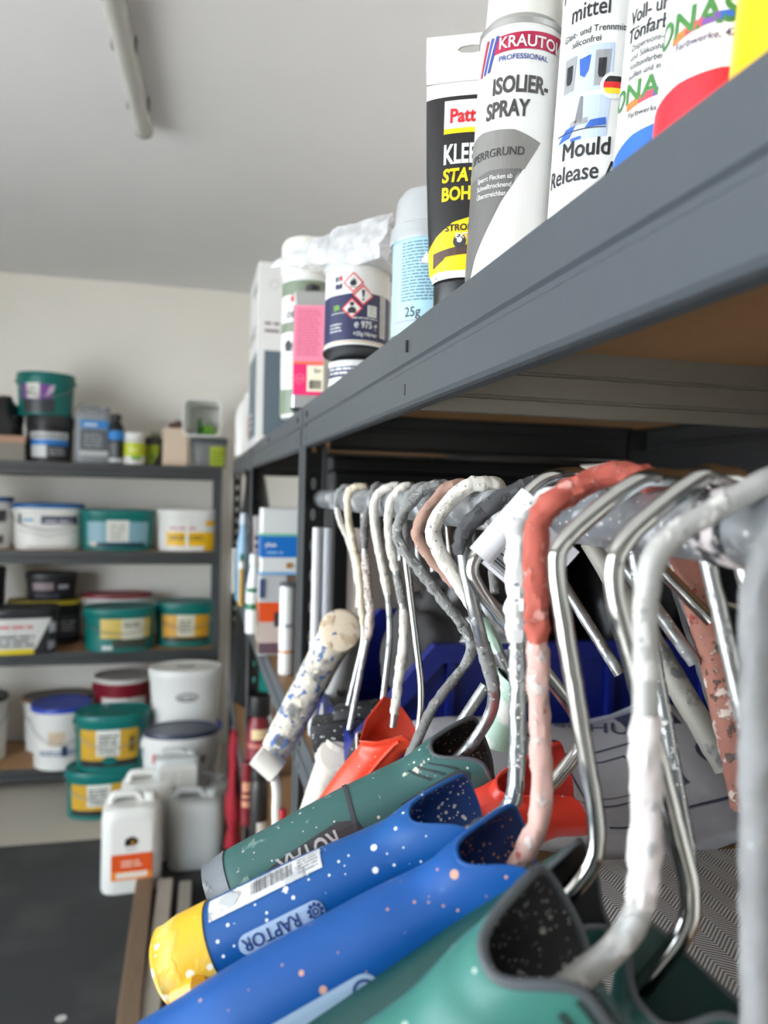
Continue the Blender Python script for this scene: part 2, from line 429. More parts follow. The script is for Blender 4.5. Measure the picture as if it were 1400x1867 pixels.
# 1 isolating spray
x, y = place_u(836, 985, .057); r = .0285
t, b = can('white and grey spray can reading ISOLIER-SPRAY, partly hiding the black glue tube', x, y, r, .178, M_WH, top=mat('cream_cap', (226, 224, 216), .4)); lean(t, 2.2)
W_ = cylwrap(r); W = lambda x_, y_, o: W_(x_ - .0050, y_ + (.001 if y_ > .02 else 0), o)
g1 = dmat((128, 126, 122)); g2 = dmat((104, 102, 100)); g3 = dmat((196, 194, 190))
decal(poly([(-.045, .062), (-.045, .104), (.010, .098), (.021, .097), (-.002, .060), (-.02, .026), (-.026, .008), (-.034, .006), (-.045, .006)]), W, 'grey_print', g2, b, .0003, .003)
decal(poly([(-.045, .076), (-.045, .106), (-.02, .109), (.004, .107), (.022, .1), (.012, .0815), (-.012, .082)]), W, 'band_print', g1, b, .0005, .003)
decal(poly([(.022, .105), (.042, .122), (.042, .004), (-.026, .004), (-.02, .022), (-.002, .06)]), W, 'pale_print', dmat((226, 225, 222)), b, .0003, .003)
decal(poly([(-.016, .158), (-.010, .169), (.036, .172), (.030, .160)]), W, 'brand_panel', dmat((178, 30, 72)), b, .0005, .003)
bm = text('KRAUTOL', .0105, -.0105, .1605, bold=.02, sx=.92); decal(bm, W, 'lettering', M_WH, b, .0009, .003)
bm = text('PROFESSIONAL', .0048, -.010, .1525, bold=.012, sx=1.02); decal(bm, W, 'lettering', dmat((52, 70, 140)), b, .0006, .003)
for k, c in enumerate(((196, 40, 70), (70, 90, 170), (52, 70, 150))):
    x_ = -.0275 + k * .0042; decal(poly([(x_, .148), (x_+.0022, .148), (x_+.0085, .170), (x_+.0063, .170)]), W, 'logo_stripe', dmat(c), b, .0006, .003)
bm = text('ISOLIER-', .0150, -.0135, .1315, bold=.03, sx=.70); text('SPRAY', .0150, -.0175, .1160, bold=.03, sx=.70, bm=bm); decal(bm, W, 'lettering', dmat((70, 66, 66)), b, .0005, .003)
bm = text('SPERRGRUND', .0078, -.0300, .0905, bold=.012, sx=.85); decal(bm, W, 'lettering', dmat((60, 58, 58)), b, .0008, .003)
bm = text('Sperrt Flecken ab', .0046, -.0215, .0755, sx=.8, bold=.01); text('Schnelltrocknend', .0046, -.0215, .070, sx=.8, bold=.01, bm=bm); text('Überstreichbar', .0046, -.0215, .0645, sx=.8, bold=.01, bm=bm)
decal(bm, W, 'lettering', M_WH, b, .0007, .003)
# 2 mould release
x, y = place_u(978, 1138, .057)
t, b = can('white spray can reading Mould Release with two pale blue pictures and a small flag', x, y, r, .200, M_WH); lean(t, 2.6)
BL = (52, 96, 180); PB = (184, 198, 230)
W2 = cylwrap(r); W = lambda x_, y_, o: W2(x_ - .0065, y_ + .0065, o)
bm = text('Formentrenn-', .0150, -.0285, .1715, bold=.008, sx=.78); text('mittel', .0150, -.0175, .1545, bold=.010, sx=.74, bm=bm); text('Gleit- und Trennmittel', .0058, -.0225, .1445, bold=.008, sx=.85, bm=bm); text('siliconfrei', .0058, -.0150, .1385, bold=.008, sx=.85, bm=bm)
decal(bm, W, 'lettering', M_INK, b, .0005, .003)
bm = text('Mould', .0150, -.0170, .0705, bold=.022, sx=.82); text('Release Agent', .0150, -.0285, .0560, bold=.012, sx=.8, bm=bm); decal(bm, W, 'lettering', M_INK, b, .0005, .003)
decal(rect(-.03, .02, .194, .2), W, 'blue_band', dmat(BL), b, .0004, .003)
decal(rect(-.022, .012, .1095, .137), W, 'picture_panel', dmat(PB), b, .0003, .003)
decal(poly([(-.023, .079), (.011, .0815), (.012, .106), (-.010, .107), (-.021, .102)]), W, 'picture_panel', dmat(PB), b, .0003, .003)
for k in (-.0195, .0015): 
    decal(poly([(k, .112), (k+.008, .112), (k+.009, .133), (k, .133)]), W, 'mould_picture', dmat((150, 150, 152)), b, .0005, .003)
    decal(poly([(k+.002, .128), (k+.002, .119), (k+.003, .1165), (k+.0055, .1165), (k+.0066, .119), (k+.0066, .128), (k+.0056, .128), (k+.0053, .119), (k+.0035, .119), (k+.0030, .128)]), W, 'mould_picture', M_INK, b, .0007, .003)
decal(poly([(-.0085, .13), (-.0075, .12), (-.0045, .118), (-.0022, .122), (-.0012, .131), (-.0024, .131), (-.0036, .122), (-.0058, .121), (-.0068, .13)]), W, 'mould_picture', dmat(BL), b, .0005, .003)
for q, c in (([(-.021, .082), (-.012, .083), (-.008, .09), (-.015, .089)], BL), ([(-.002, .087), (.0105, .088), (.010, .0925), (.001, .0915)], BL), ([(-.009, .091), (-.004, .091), (-.0045, .107), (-.0062, .107)], (120, 120, 124)), ([(-.0125, .0895), (-.0005, .0902), (-.001, .0935), (-.011, .093)], (150, 150, 150)), ([(-.011, .0805), (-.004, .081), (-.004, .0828), (-.0108, .0824)], BL), ([(-.022, .0862), (.0105, .0865), (.0105, .0872), (-.022, .087)], (70, 70, 74))):
    decal(poly(q), W, 'mould_picture', dmat(c), b, .0006, .003)
decal(disc(.0135, .1115, .0082), W, 'flag_badge', M_WH, b, .0006, .003)
for y0_, y1_, c in ((.1135, .1168, (30, 30, 30)), (.1098, .1135, (216, 40, 40)), (.1065, .1098, (250, 208, 40))):
    k = .0062; pts = []
    for i in range(9):
        yy = y0_ + (y1_ - y0_) * i / 8; pts.append((.0135 - math.sqrt(max(0, k*k - (yy-.1115)**2)), yy))
    pts += [(.027 - a, b_) for a, b_ in reversed(pts)]
    decal(poly(pts), W, 'flag_badge', dmat(c), b, .0009, .003)
# 3 full and tinting paint
x, y = place_u(1090, 1276, .057)
t, b = can('white spray can with black ring logo above small print and a blue foot band', x, y, r, .200, M_WH); lean(t, 3.8)
W3 = cylwrap(r); W = lambda x_, y_, o: W3(x_, y_ + (.008 if y_ > .02 else 0), o)
for k in range(3):
    yy = .1265 + k * .0055; pts = [(-.020 + .030*i/10, yy + .010*(i/10)**.6) for i in range(11)]; pts += [(a, c_ - .0030*sin(pi*i/10)) for i, (a, c_) in reversed(list(enumerate(pts)))][1:-1]
    decal(poly(pts), W, 'ring_logo', M_INK, b, .0005, .003)
bm = text('Voll- und', .0110, -.0300, .1140, bold=.012, sx=.70); text('Tönfarbe', .0110, -.0310, .1045, bold=.012, sx=.74, bm=bm)
for k, s_ in enumerate(('Dispersions-, Silika-', 'und Silikonharzfarben,', 'Volltonfarben', 'außen und innen')): text(s_, .0048, -.0270, .0990 - k*.0050, bold=.006, sx=.8, bm=bm)
text('Farbwerke, 42489 Wülfrath', .0046, -.0245, .0625, sx=.9, bold=.006, bm=bm); decal(bm, W, 'lettering', M_INK, b, .0005, .003)
bm = text('JONAS', .0155, -.0440, .0710, bold=.02, sx=.95); decal(bm, W, 'lettering', dmat((66, 128, 62)), b, .0005, .003)
def rainbow(W, b, x0, x1, y, h, up):
    cs = ((236, 120, 60), (214, 70, 90), (120, 80, 160), (50, 100, 190), (60, 150, 210))
    for i, c in enumerate(cs):
        a0 = x0 + (x1-x0)*i/5; a1 = x0 + (x1-x0)*(i+1)/5; f = lambda q: y + up*sin(pi*.75*(q-x0)/(x1-x0))
        decal(poly([(a0, f(a0)), (a1, f(a1)), (a1, f(a1)+h), (a0, f(a0)+h)]), W, 'rainbow_stripe', dmat(c), b, .0005, .003)
rainbow(W, b, -.026, .014, .0668, .0040, .004)
decal(poly([(-.04, .002), (.04, .002), (.04, .056), (.02, .058), (0, .0575), (-.02, .053), (-.04, .044)]), W, 'foot_band', dmat((44, 104, 190)), b, .0004, .003)
# 4 red one
x, y = place_u(1162, 1378, .057)
t, b = can('white spray can with green capital letters above a rainbow stripe and bright red foot', x, y, r, .200, M_WH); lean(t, 4.4)
W4 = cylwrap(r); W = lambda x_, y_, o: W4(x_, y_ + (.0065 if y_ > .02 else 0), o)
decal(text('Farbwerke, 42489 Wülfrath', .0050, -.0235, .0655, sx=.95, bold=.006), W, 'lettering', dmat((88, 70, 110)), b, .0005, .003)
bm = text('für innen und außen', .0052, -.024, .0905, bold=.006); text('matt - wetterfest', .0052, -.022, .0965, bold=.006, bm=bm); decal(bm, W, 'lettering', dmat((88, 70, 110)), b, .0005, .003)
bm = text('JONAS', .0165, -.0440, .0720, bold=.02, sx=1.0); decal(bm, W, 'lettering', dmat((66, 128, 62)), b, .0005, .003)
rainbow(W, b, -.026, .012, .0690, .0040, .004)
decal(poly([(-.04, .002), (.04, .002), (.04, .050), (.02, .0515), (0, .0525), (-.02, .0500), (-.04, .044)]), W, 'foot_band', dmat((232, 40, 56)), b, .0004, .003)
# 5 yellow
x, y = place_u(1298, 1556, .057)
t, b = can('plain bright yellow spray can at the right end of the top shelf row', x, y, r, .200, mat('yellow_gloss', (250, 200, 10), .3)); lean(t, 4.4)

# 6 glue tube standing on its cap
d = .585; p = P(834, 900, d); hx = .029
t = thing('glue_tube', 'black and yellow glue tube with white crimped end, standing on its cap', 'tube', (p.x, p.y, ZT), -facing(p.x, p.y) - .1); lean(t, -.6); t.scale = (1.03, 1.03, 1.13)
obj('cap', lathe([(.0205, 0), (.0215, .002), (.0215, .022), (.020, .024)], 32), M_BK, t, smooth=True)
secs = [(.024, .0215, .0205), (.030, .0245, .0200), (.06, .0265, .0175), (.10, .0282, .0125), (.14, .029, .007), (.158, .029, .0035)]
def tsec(z):
    for (a, b_) in zip(secs, secs[1:]):
        if z <= b_[0] or b_ is secs[-1]:
            k = (z - a[0]) / (b_[0] - a[0]); return a[1] + (b_[1]-a[1])*k, a[2] + (b_[2]-a[2])*k
bm = bmesh.new(); loft(bm, [[Vector((rx*cos(2*pi*i/40), ry*sin(2*pi*i/40), z)) for i in range(40)] for z, rx, ry in secs])
b = obj('body', bm, mat('tube_black', (34, 32, 34), .35), t, smooth=True)
bm = bmesh.new(); 
outl = [(-.029, .158), (.029, .158), (.029, .166), (.0295, .168), (.0295, .190), (-.0295, .190), (-.0295, .168), (-.029, .166)]
slot = [(.004+.011*cos(2*pi*i/8), .180+.0028*sin(2*pi*i/8)) for i in range(8)]
for s in (-1, 1):
    vo = [bm.verts.new((a, s*(.0025 if z < .167 else .0011), z)) for a, z in outl]; vi = [bm.verts.new((a, s*.0011, z)) for a, z in slot]
    e = [bm.edges.new((q[i], q[(i+1) % len(q)])) for q in (vo, vi) for i in range(len(q))]
    bmesh.ops.triangle_fill(bm, edges=e, use_beauty=True)
vs = bm.verts[:]; n = 16
for i in range(8): bm.faces.new((vs[i], vs[(i+1) % 8], vs[16+(i+1) % 8], vs[16+i])); bm.faces.new((vs[8+i], vs[8+(i+1) % 8], vs[24+(i+1) % 8], vs[24+i]))
obj('crimped_end', bm, mat('tube_white', (232, 230, 224), .45), t)
def TW(x_, y_, o):
    rx, ry = tsec(max(y_, .0241)); s = max(-.98, min(.98, x_ / rx)); a = math.asin(s); return Vector(((rx+o)*sin(a), -(ry+o)*cos(a), y_))
decal(rect(-.0285, .0285, .1475, .1575), TW, 'white_band', mat('tube_white', (232, 230, 224), .45), b, .0004, .004, .008)
YE = dmat((250, 214, 20)); RD = dmat((214, 36, 46))
decal(rect(-.0145, .020, .1250, .1445), TW, 'brand_panel', M_WH, b, .0004, .004, .008); decal(rect(-.0145, .020, .1215, .1250), TW, 'brand_panel', YE, b, .0004, .004, .008)
decal(text('Pattex', .0135, -.0105, .1290, bold=.03, sx=.85), TW, 'lettering', RD, b, .0007, .004, .008)
decal(text('KLEBEN', .0185, -.0145, .1010, bold=.03, sx=.6), TW, 'lettering', M_WH, b, .0005, .004, .008)
bm = text('STATT', .0125, -.0150, .0885, bold=.035, sx=.85, shear=.15); text('BOHREN', .0125, -.0150, .0760, bold=.035, sx=.8, bm=bm); decal(bm, TW, 'lettering', YE, b, .0005, .004, .008)
decal(poly([(-.0262, .028), (.0255, .028), (.0262, .066), (.01, .065), (-.006, .061), (-.018, .053), (-.0262, .044)]), TW, 'yellow_panel', YE, b, .0004, .003, .006)
decal(rect(-.0240, .0240, .0242, .0290), TW, 'white_band', M_WH, b, .0005, .004, .004)
bm = text('STRONG', .0060, -.0115, .0552, bold=.03, sx=1.05); decal(bm, TW, 'lettering', M_INK, b, .0008, .004, .008)
decal(poly([(-.0200, .0320), (-.0200, .0420), (.016, .0475), (.016, .0405), (-.011, .0385), (-.013, .0365)]), TW, 'shelf_picture', dmat((84, 62, 54)), b, .0008, .003, .006)
decal(disc(-.001, .0480, .0045), TW, 'shelf_picture', dmat((60, 58, 62)), b, .0009, .003, .006); decal(disc(-.001, .0488, .0018), TW, 'shelf_picture', M_WH, b, .0012, .003, .006)
decal(text('EXTRA', .005, -.004, .0500, bold=.02), TW, 'lettering', M_WH, b, .0011, .004, .008)

# 7 pale blue tin with a clear cap
x, y = place_u(705, 846, .074); r = .037
t = thing('filler_tin', 'pale blue printed tin with a clear domed cap, reading 25g', 'tin', (x, y, ZT), -facing(x, y))
b = obj('body', lathe([(r-.002, 0), (r+.0008, .001), (r+.0008, .004), (r-.0006, .006), (r-.0006, .108), (r+.001, .110), (r+.001, .114), (r-.003, .115)], 56), M_TIN, t, smooth=True)
W = cylwrap(r - .0006); decal(rect(-.085, .085, .016, .104), W, 'label', mat('pale_blue_label', (170, 212, 228), .5), b, .0003, .004)
bm = lines(-.030, .034, [.0450 + k*.0029 for k in range(19)], .0012); decal(bm, W, 'small_print', dmat((72, 108, 128)), b, .0005, .004)
bm = text('25g', .0125, -.0250, .0305, bold=.012, sx=.9); decal(bm, W, 'lettering', M_INK, b, .0006, .004)
decal(rect(-.04, .05, .0265, .0273), W, 'rule_line', dmat((150, 80, 130)), b, .0005, .004)
decal(poly([(-.010, .078), (.001, .077), (-.001, .084), (-.005, .088)]), W, 'paint_scuff', M_WH, b, .0007, .004)
M_CLEAR = mat('clear_plastic', (206, 210, 212), .22, 0, .05, 30, alpha=.62)
obj('clear_cap', lathe([(r+.0025, .101), (r+.003, .104), (r+.002, .116), (r-.001, .118), (r-.003, .142), (r-.008, .150), (.012, .153)], 48, cap0=False), M_CLEAR, t, smooth=True)

# 8 two stacked navy tins (the upper one overhangs the beam)
xa, ya = place_u(583, 704, .081); r = .0405; zb = P(643, 655, proj((xa, ya, 1.6))[2]).z
M_NAVY = mat('navy_print', (40, 44, 82), .4)
t = thing('flat_tin', 'low navy and white tin underneath the larger navy filler tin', 'tin', (xa + .013, ya + .036, ZT), -facing(xa, ya))
b = obj('body', lathe([(r-.002, 0), (r, .001), (r, .004), (r-.001, .005), (r-.001, zb-ZT-.006), (r, zb-ZT-.005), (r, zb-ZT-.001), (r-.003, zb-ZT)], 48), M_WH, t, smooth=True)
W = cylwrap(r - .001); decal(rect(-.1, .1, .010, zb-ZT-.008), W, 'label', M_NAVY, b, .0003, .004); decal(lines(-.05, .05, [.014, .019, .024], .002), W, 'small_print', M_WH, b, .0005, .004)
t = thing('filler_tin', 'navy and white filler tin with three red hazard diamonds, overhanging the shelf edge', 'tin', (xa, ya, zb + .004), -facing(xa, ya))
vd = Vector((xa, ya, 0)).normalized(); t.rotation_euler = (Matrix.Rotation(R(-6), 3, Vector((vd.y, -vd.x, 0))) @ Matrix.Rotation(-facing(xa, ya), 3, 'Z')).to_euler()
H = .110
b = obj('body', lathe([(r-.0035, .0015), (r-.001, 0), (r, .0015), (r-.0002, .004), (r-.001, .006), (r-.001, H-.012), (r, H-.010), (r, H-.006), (r-.003, H-.005)], 64), M_WH, t, smooth=True)
obj('base_plate', lathe([(r-.0002, -.0008), (r+.0004, .0002), (r+.0004, .0020)], 48), mat('dark_tin_base', (40, 46, 50), .4, .5), t)
obj('clear_lid', lathe([(r+.0015, H-.013), (r+.002, H-.011), (r+.001, H), (r-.003, H+.004), (.01, H+.005)], 56, cap0=False), M_CLEAR, t, smooth=True)
W = cylwrap(r - .001)
decal(poly([(-.12, .008), (.12, .008), (.12, .068), (0, .064), (-.02, .063), (-.12, .066)]), W, 'navy_panel', M_NAVY, b, .0003, .004)
decal(rect(-.12, .12, .0045, .0065), W, 'gold_line', dmat((200, 170, 120)), b, .0004, .004)
def diamond(cx, cy, s, icon):
    q = [(cx, cy-s), (cx+s, cy), (cx, cy+s), (cx-s, cy)]
    decal(poly(q), W, 'hazard_diamond', M_WH, b, .0005, .004); decal(ring2(q, .0022), W, 'hazard_diamond', dmat((222, 58, 56)), b, .0008, .004); decal(icon(cx, cy), W, 'hazard_symbol', M_INK, b, .0008, .004)
def flame(cx, cy):
    bm = poly([(cx-.0045, cy-.001), (cx-.003, cy+.001), (cx-.0032, cy+.004), (cx-.001, cy+.002), (cx+.0004, cy+.0065), (cx+.0018, cy+.0025), (cx+.0032, cy+.004), (cx+.0034, cy+.0005), (cx+.0045, cy-.001), (cx+.002, cy-.004), (cx-.002, cy-.004)]); return rect(cx-.004, cx+.004, cy-.0058, cy-.005, bm)
def bang(cx, cy): return disc(cx, cy-.0052, .0014, poly([(cx-.0009, cy-.0025), (cx+.0009, cy-.0025), (cx+.002, cy+.0065), (cx-.002, cy+.0065)]))
def torso(cx, cy): return disc(cx, cy+.0052, .0026, poly([(cx-.005, cy-.006), (cx-.0015, cy-.003), (cx, cy-.006), (cx+.0015, cy-.003), (cx+.005, cy-.006), (cx+.0048, cy-.0005), (cx+.0015, cy+.0018), (cx-.0015, cy+.0018), (cx-.0048, cy-.0005)]))
diamond(-.0055, .0765, .0125, flame); diamond(.0065, .0615, .0125, bang); diamond(-.0065, .0455, .0125, torso)
for i, (a, c_, col) in enumerate(((-.029, .079, (40, 44, 82)), (-.0255, .079, (120, 124, 130)), (-.022, .0795, (206, 40, 56)), (-.029, .070, (40, 44, 82)), (-.0255, .0695, (40, 44, 82)), (-.022, .070, (40, 44, 82)))):
    decal(rect(a, a+.0028, c_, c_+.0065), W, 'logo_square', dmat(col), b, .0005, .004)
bm = text('℮ 975 g', .0115, -.0035, .0225, bold=.02, sx=.78); text('+25g Härter', .0068, -.0045, .0130, bold=.015, sx=.85, bm=bm); lines(-.006, .026, [.0335], .0012, bm); lines(-.036, -.018, [.019, .023, .027], .0012, bm); rect(-.034, -.014, .0405, .0412, bm); decal(bm, W, 'lettering', M_WH, b, .0006, .004)
decal(rect(.012, .0235, .0365, .050), W, 'print_box', M_WH, b, .0006, .004); decal(lines(.0135, .022, [.039, .042, .045, .0475], .0008), W, 'small_print', M_INK, b, .0008, .004)
decal(text('SR', .0085, -.0305, .0445, bold=.02), W, 'lettering', dmat((130, 190, 60)), b, .0006, .004)
decal(rect(.029, .038, .014, .068), W, 'label_edge', M_WH, b, .0006, .003); decal(lines(.030, .037, [.016 + k*.0022 for k in range(23)], .0008), W, 'small_print', M_INK, b, .0008, .003)

# crumpled clear bag lying over the tins
def crumple(pts_grid, name, m, label, cat, amp=.004, ns=60, th=.0006):
    bm = bmesh.new(); V = [[bm.verts.new(p + Vector((noise.noise(p*ns), noise.noise(p*ns+Vector((9, 0, 0))), noise.noise(p*ns+Vector((0, 9, 0))))) * amp) for p in row] for row in pts_grid]
    for a, b_ in zip(V, V[1:]):
        for i in range(len(a)-1): bm.faces.new((a[i], a[i+1], b_[i+1], b_[i]))
    r_ = bmesh.ops.solidify(bm, geom=bm.faces[:], thickness=th); o = obj(name, bm, m, None); return tag(o, label, cat)
dB = proj((xa, ya, 1.6))[2]
tip, rb, rt_ = P(490, 488, dB*1.04), P(690, 474, dB*.93), P(716, 386, dB*.94)
back = Vector((.020, .045, .004)); n = 26; grid = []
for i in range(n + 1):
    k = i / n; bo = tip.lerp(rb, k); to = tip.lerp(rt_, k ** 1.25) + Vector((0, 0, .010 * sin(pi*k))); thk = back * min(1, k*1.6)
    row = [bo.lerp(to, j/8) - Vector((.3, .9, 0)) * .010 * sin(pi*j/8) * k for j in range(9)] + [to.lerp(bo, j/8) + thk * min(1, j/3) for j in range(1, 9)]
    grid.append(row)
bagm = NT('clear_bag'); bagm.b.inputs['Base Color'].default_value = rgb((240, 241, 243)); bagm.b.inputs['Roughness'].default_value = .18
f_ = bagm.ramp(bagm.noise(50, 4), .35, .75); x_ = bagm.n('ShaderNodeMapRange'); bagm.l(f_, x_.inputs[0]); x_.inputs[3].default_value = .38; x_.inputs[4].default_value = .92; bagm.l(x_.outputs[0], bagm.b.inputs['Alpha'])
M_BAG = bagm.m
crumple(grid, 'plastic_bag', M_BAG, 'crumpled clear plastic bag lying over the navy tin and its neighbours', 'bag', .0045, 70)

# 9 square solvent can with a pink label, on the beam of the second rack
p = P(557, 742, 1.235); hw = .0265
t = thing('solvent_can', 'slim square metal can with a pink and magenta label at the shelf corner', 'can', (p.x + .012, p.y + .03, ZT + .0005), -.30)
b = obj('body', boxm(-hw, hw, -hw*1.1, hw*1.1, 0, .192, bev=.004), M_TIN, t); obj('screw_cap', lathe([(.012, .192), (.012, .206), (.009, .208)], 24), M_BK, t, smooth=True); obj('bottom_rim', boxm(-hw-.0006, hw+.0006, -hw*1.1-.0006, hw*1.1+.0006, -.0004, .004), M_BK, t)
FWp = flatwrap((0, -hw*1.1, 0), (1, 0, 0), (0, 0, 1)); LWp = flatwrap((-hw, 0, 0), (0, -1, 0), (0, 0, 1))
PK = dmat((238, 132, 160)); MG = dmat((226, 24, 104))
for Wp, hh in ((FWp, hw), (LWp, hw*1.1)):
    decal(rect(-hh*.93, hh*.93, .078, .168), Wp, 'label', PK, b, .0003, None); decal(rect(-hh*.93, hh*.93, .024, .074), Wp, 'label', MG, b, .0003, None); decal(rect(-hh*.93, hh*.93, .074, .078), Wp, 'label', dmat((240, 110, 60)), b, .0003, None)
    decal(lines(-hh*.75, hh*.75, [.088 + k*.0042 for k in range(18)], .0014), Wp, 'small_print', dmat((170, 70, 100)), b, .0005, None)
decal(rect(-.002, .0248, .030, .072), FWp, 'price_sticker', mat('sticker_cream', (232, 224, 200), .6), b, .0006, None); decal(barcode(.0015, .022, .034, .048), FWp, 'barcode', M_INK, b, .0009, None); decal(text('Str', .010, .009, .060, bold=.01), FWp, 'lettering', M_INK, b, .0009, None)
decal(ring2([(-.0135 + .008*cos(2*pi*i/20), .05 + .008*sin(2*pi*i/20)) for i in range(20)], .001), FWp, 'logo_ring', PK, b, .0006, None); decal(text('W', .010, -.0185, .0465), FWp, 'lettering', PK, b, .0006, None)

# 10 tall white tub with a white lid
x, y = place_u(505, 603, .098); r = .047; hT = P(553, 444, proj((x, y, 1.6))[2]).z - ZT
t = thing('tall_tub', 'tall white and green printed tub with a broad white screw lid behind the pink can', 'tub', (x, y, ZT), -facing(x, y))
b = obj('body', lathe([(r-.004, 0), (r-.002, .002), (r, .25*hT), (r, hT-.075), (r-.001, hT-.06)], 48), M_WH, t, smooth=True)
obj('lid', lathe([(r+.002, hT-.066), (r+.0025, hT-.062), (r+.002, hT-.012), (r-.003, hT-.003), (r-.012, hT), (.01, hT)], 48), mat('lid_cream', (230, 228, 220), .4), t, smooth=True)
W = cylwrap(r); GR = dmat((120, 132, 112))
decal(rect(-.08, .08, hT-.105, hT-.080), W, 'green_band', GR, b, .0004, .006); decal(rect(-.08, .08, .15, .168), W, 'green_band', GR, b, .0004, .006); decal(rect(-.08, .08, .006, .05), W, 'green_band', GR, b, .0004, .006)
decal(text('ori', .024, -.044, hT-.145, bold=.02), W, 'lettering', M_INK, b, .0005, .004); decal(disc(-.028, hT-.112, .006), W, 'red_emblem', RD, b, .0006, .004); decal(lines(-.042, .04, [.06 + .008*k for k in range(9)], .0022), W, 'small_print', dmat((120, 110, 112)), b, .0004, .004); decal(poly([(-.044, .118), (-.030, .116), (-.028, .128), (-.036, .138), (-.046, .130)]), W, 'black_mark', M_INK, b, .0008, .004)

# 11 white lamp carton, 12 white flask
p = PX(447, 830, .158)
t = thing('lamp_carton', 'tall white carton printed with a slate blue picture, at the far shelf end', 'carton', (.1655, p.y, ZT), 0)
yl = -.33; dm = proj((.19, p.y, 1.6))[2]; hB = P(450, 531, dm).z - ZT
b = obj('box', boxm(0, .18, yl, 0, 0, hB, bev=.002), M_WH, t)
Wf = flatwrap((0, 0, 0), (0, -1, 0), (0, 0, 1)); Ws = flatwrap((0, yl, 0), (1, 0, 0), (0, 0, 1))
decal(rect(.03, .32, .03, hB*.52), Wf, 'picture_panel', dmat((92, 108, 118)), b, .0004, None); decal(ring2([(.09+.03*cos(2*pi*i/24), hB*.88+.03*sin(2*pi*i/24)) for i in range(24)], .004), Wf, 'logo_ring', dmat((200, 200, 200)), b, .0004, None)
decal(lines(.15, .30, [hB*.865], .024), Wf, 'lettering', dmat((120, 120, 124)), b, .0004, None); decal(lines(.03, .27, [hB*.62, hB*.66], .012), Wf, 'lettering', dmat((120, 100, 100)), b, .0004, None); decal(lines(.06, .2, [.06, .08, .10], .007), Wf, 'small_print', M_WH, b, .0006, None)
decal(rect(.02, .16, .03, hB*.52), Ws, 'picture_panel', dmat((92, 108, 118)), b, .0004, None); decal(lines(.02, .15, [hB*.62, hB*.66], .008), Ws, 'lettering', dmat((120, 100, 100)), b, .0004, None); decal(ring2([(.045+.014*cos(2*pi*i/24), hB*.88+.014*sin(2*pi*i/24)) for i in range(24)], .003), Ws, 'logo_ring', dmat((200, 200, 200)), b, .0004, None); decal(text('IN', .018, .075, hB*.87), Ws, 'lettering', dmat((120, 120, 124)), b, .0004, None)
p = PX(440, 840, .20); dd = proj((.20, 3.0, 1.6))[2]; hF = P(441, 726, dd).z - ZT
t = thing('white_flask', 'white plastic flask with an orange mark, beyond the white carton', 'flask', (.198, 3.0, ZT), 0)
b = obj('body', lathe([(.05, 0), (.054, .004), (.055, hF*.6), (.048, hF*.8), (.03, hF*.95), (.02, hF)], 40, 1, .62, 2.6), mat('flask_white', (232, 230, 226), .45), t, smooth=True); obj('screw_cap', lathe([(.019, hF-.002), (.019, hF+.018), (.016, hF+.020)], 24), M_WH, t, smooth=True)
decal(rect(-.010, .008, hF*.33, hF*.66), flatwrap((0, -.0345, 0), (1, 0, 0), (0, 0, 1)), 'orange_label', dmat((232, 130, 70)), b, .0004, None); decal(rect(-.012, .012, hF*.2, hF*.5), flatwrap((-.0552, 0, 0), (0, -1, 0), (0, 0, 1)), 'orange_label', dmat((232, 130, 70)), b, .0004, None)

# ------------------------------------------------------------------ paint roller frames hanging on the pipe
CHROME = splat('chrome_wire', (196, 195, 192), [], .10, 1.0)
CHROME2 = splat('zinc_wire', (178, 180, 180), [((140, 142, 142), 132, .55, .15)], .28, .9, .0001, dots=[((230, 228, 222), 484, .4, .22)])
CHROMEP = splat('speckled_zinc_wire', (168, 172, 174), [((232, 230, 226), 264, .60, .06)], .3, .85, .0006, dots=[((240, 238, 232), 572, .5, .35)])
GREYP = splat('grey_caked_wire', (138, 138, 136), [((184, 182, 176), 242, .55, .08), ((88, 88, 88), 154, .62, .08)], .7, 0, .0008)
GREYD = splat('dark_caked_wire', (112, 110, 108), [((150, 146, 140), 198, .55, .1), ((206, 188, 180), 264, .66, .05)], .65, 0, .0008)
WHITEP = splat('white_caked_wire', (228, 222, 212), [((166, 158, 148), 264, .62, .08), ((214, 204, 190), 132, .5, .2)], .75, 0, .0008)
CREAMP = splat('cream_caked_wire', (226, 212, 186), [((180, 164, 138), 242, .62, .08)], .75, 0, .0008)
PINKW = splat('pinkish_caked_wire', (206, 190, 180), [((120, 112, 106), 242, .58, .06), ((232, 224, 214), 198, .55, .1)], .72, 0, .0008)
REDP = splat('salmon_red_paint', (180, 86, 72), [((214, 150, 138), 132, .60, .1), ((150, 140, 136), 198, .70, .05)], .7, 0, .0008)
SALM = splat('pale_salmon_paint', (206, 166, 156), [((222, 206, 200), 154, .55, .1), ((150, 146, 144), 220, .64, .06), ((192, 100, 86), 132, .68, .05)], .7, 0, .0006)
BROWN = splat('brown_pink_paint', (172, 136, 120), [((206, 180, 166), 154, .6, .1)], .75, 0, .0008)
DARKC = splat('dark_grey_mastic', (70, 70, 72), [((104, 104, 104), 198, .6, .1)], .75, 0, .001)
WHITER = splat('thick_white_paint', (232, 231, 230), [((164, 168, 172), 286, .63, .06)], .7, 0, .001)
PALEP = splat('pale_pinkish_paint', (226, 216, 214), [((186, 184, 184), 110, .6, .1)], .7, 0, .0008)
GREYW = splat('grey_white_wire', (178, 176, 172), [((214, 210, 204), 110, .52, .1), ((132, 132, 132), 176, .62, .1)], .5, .2, .0006)
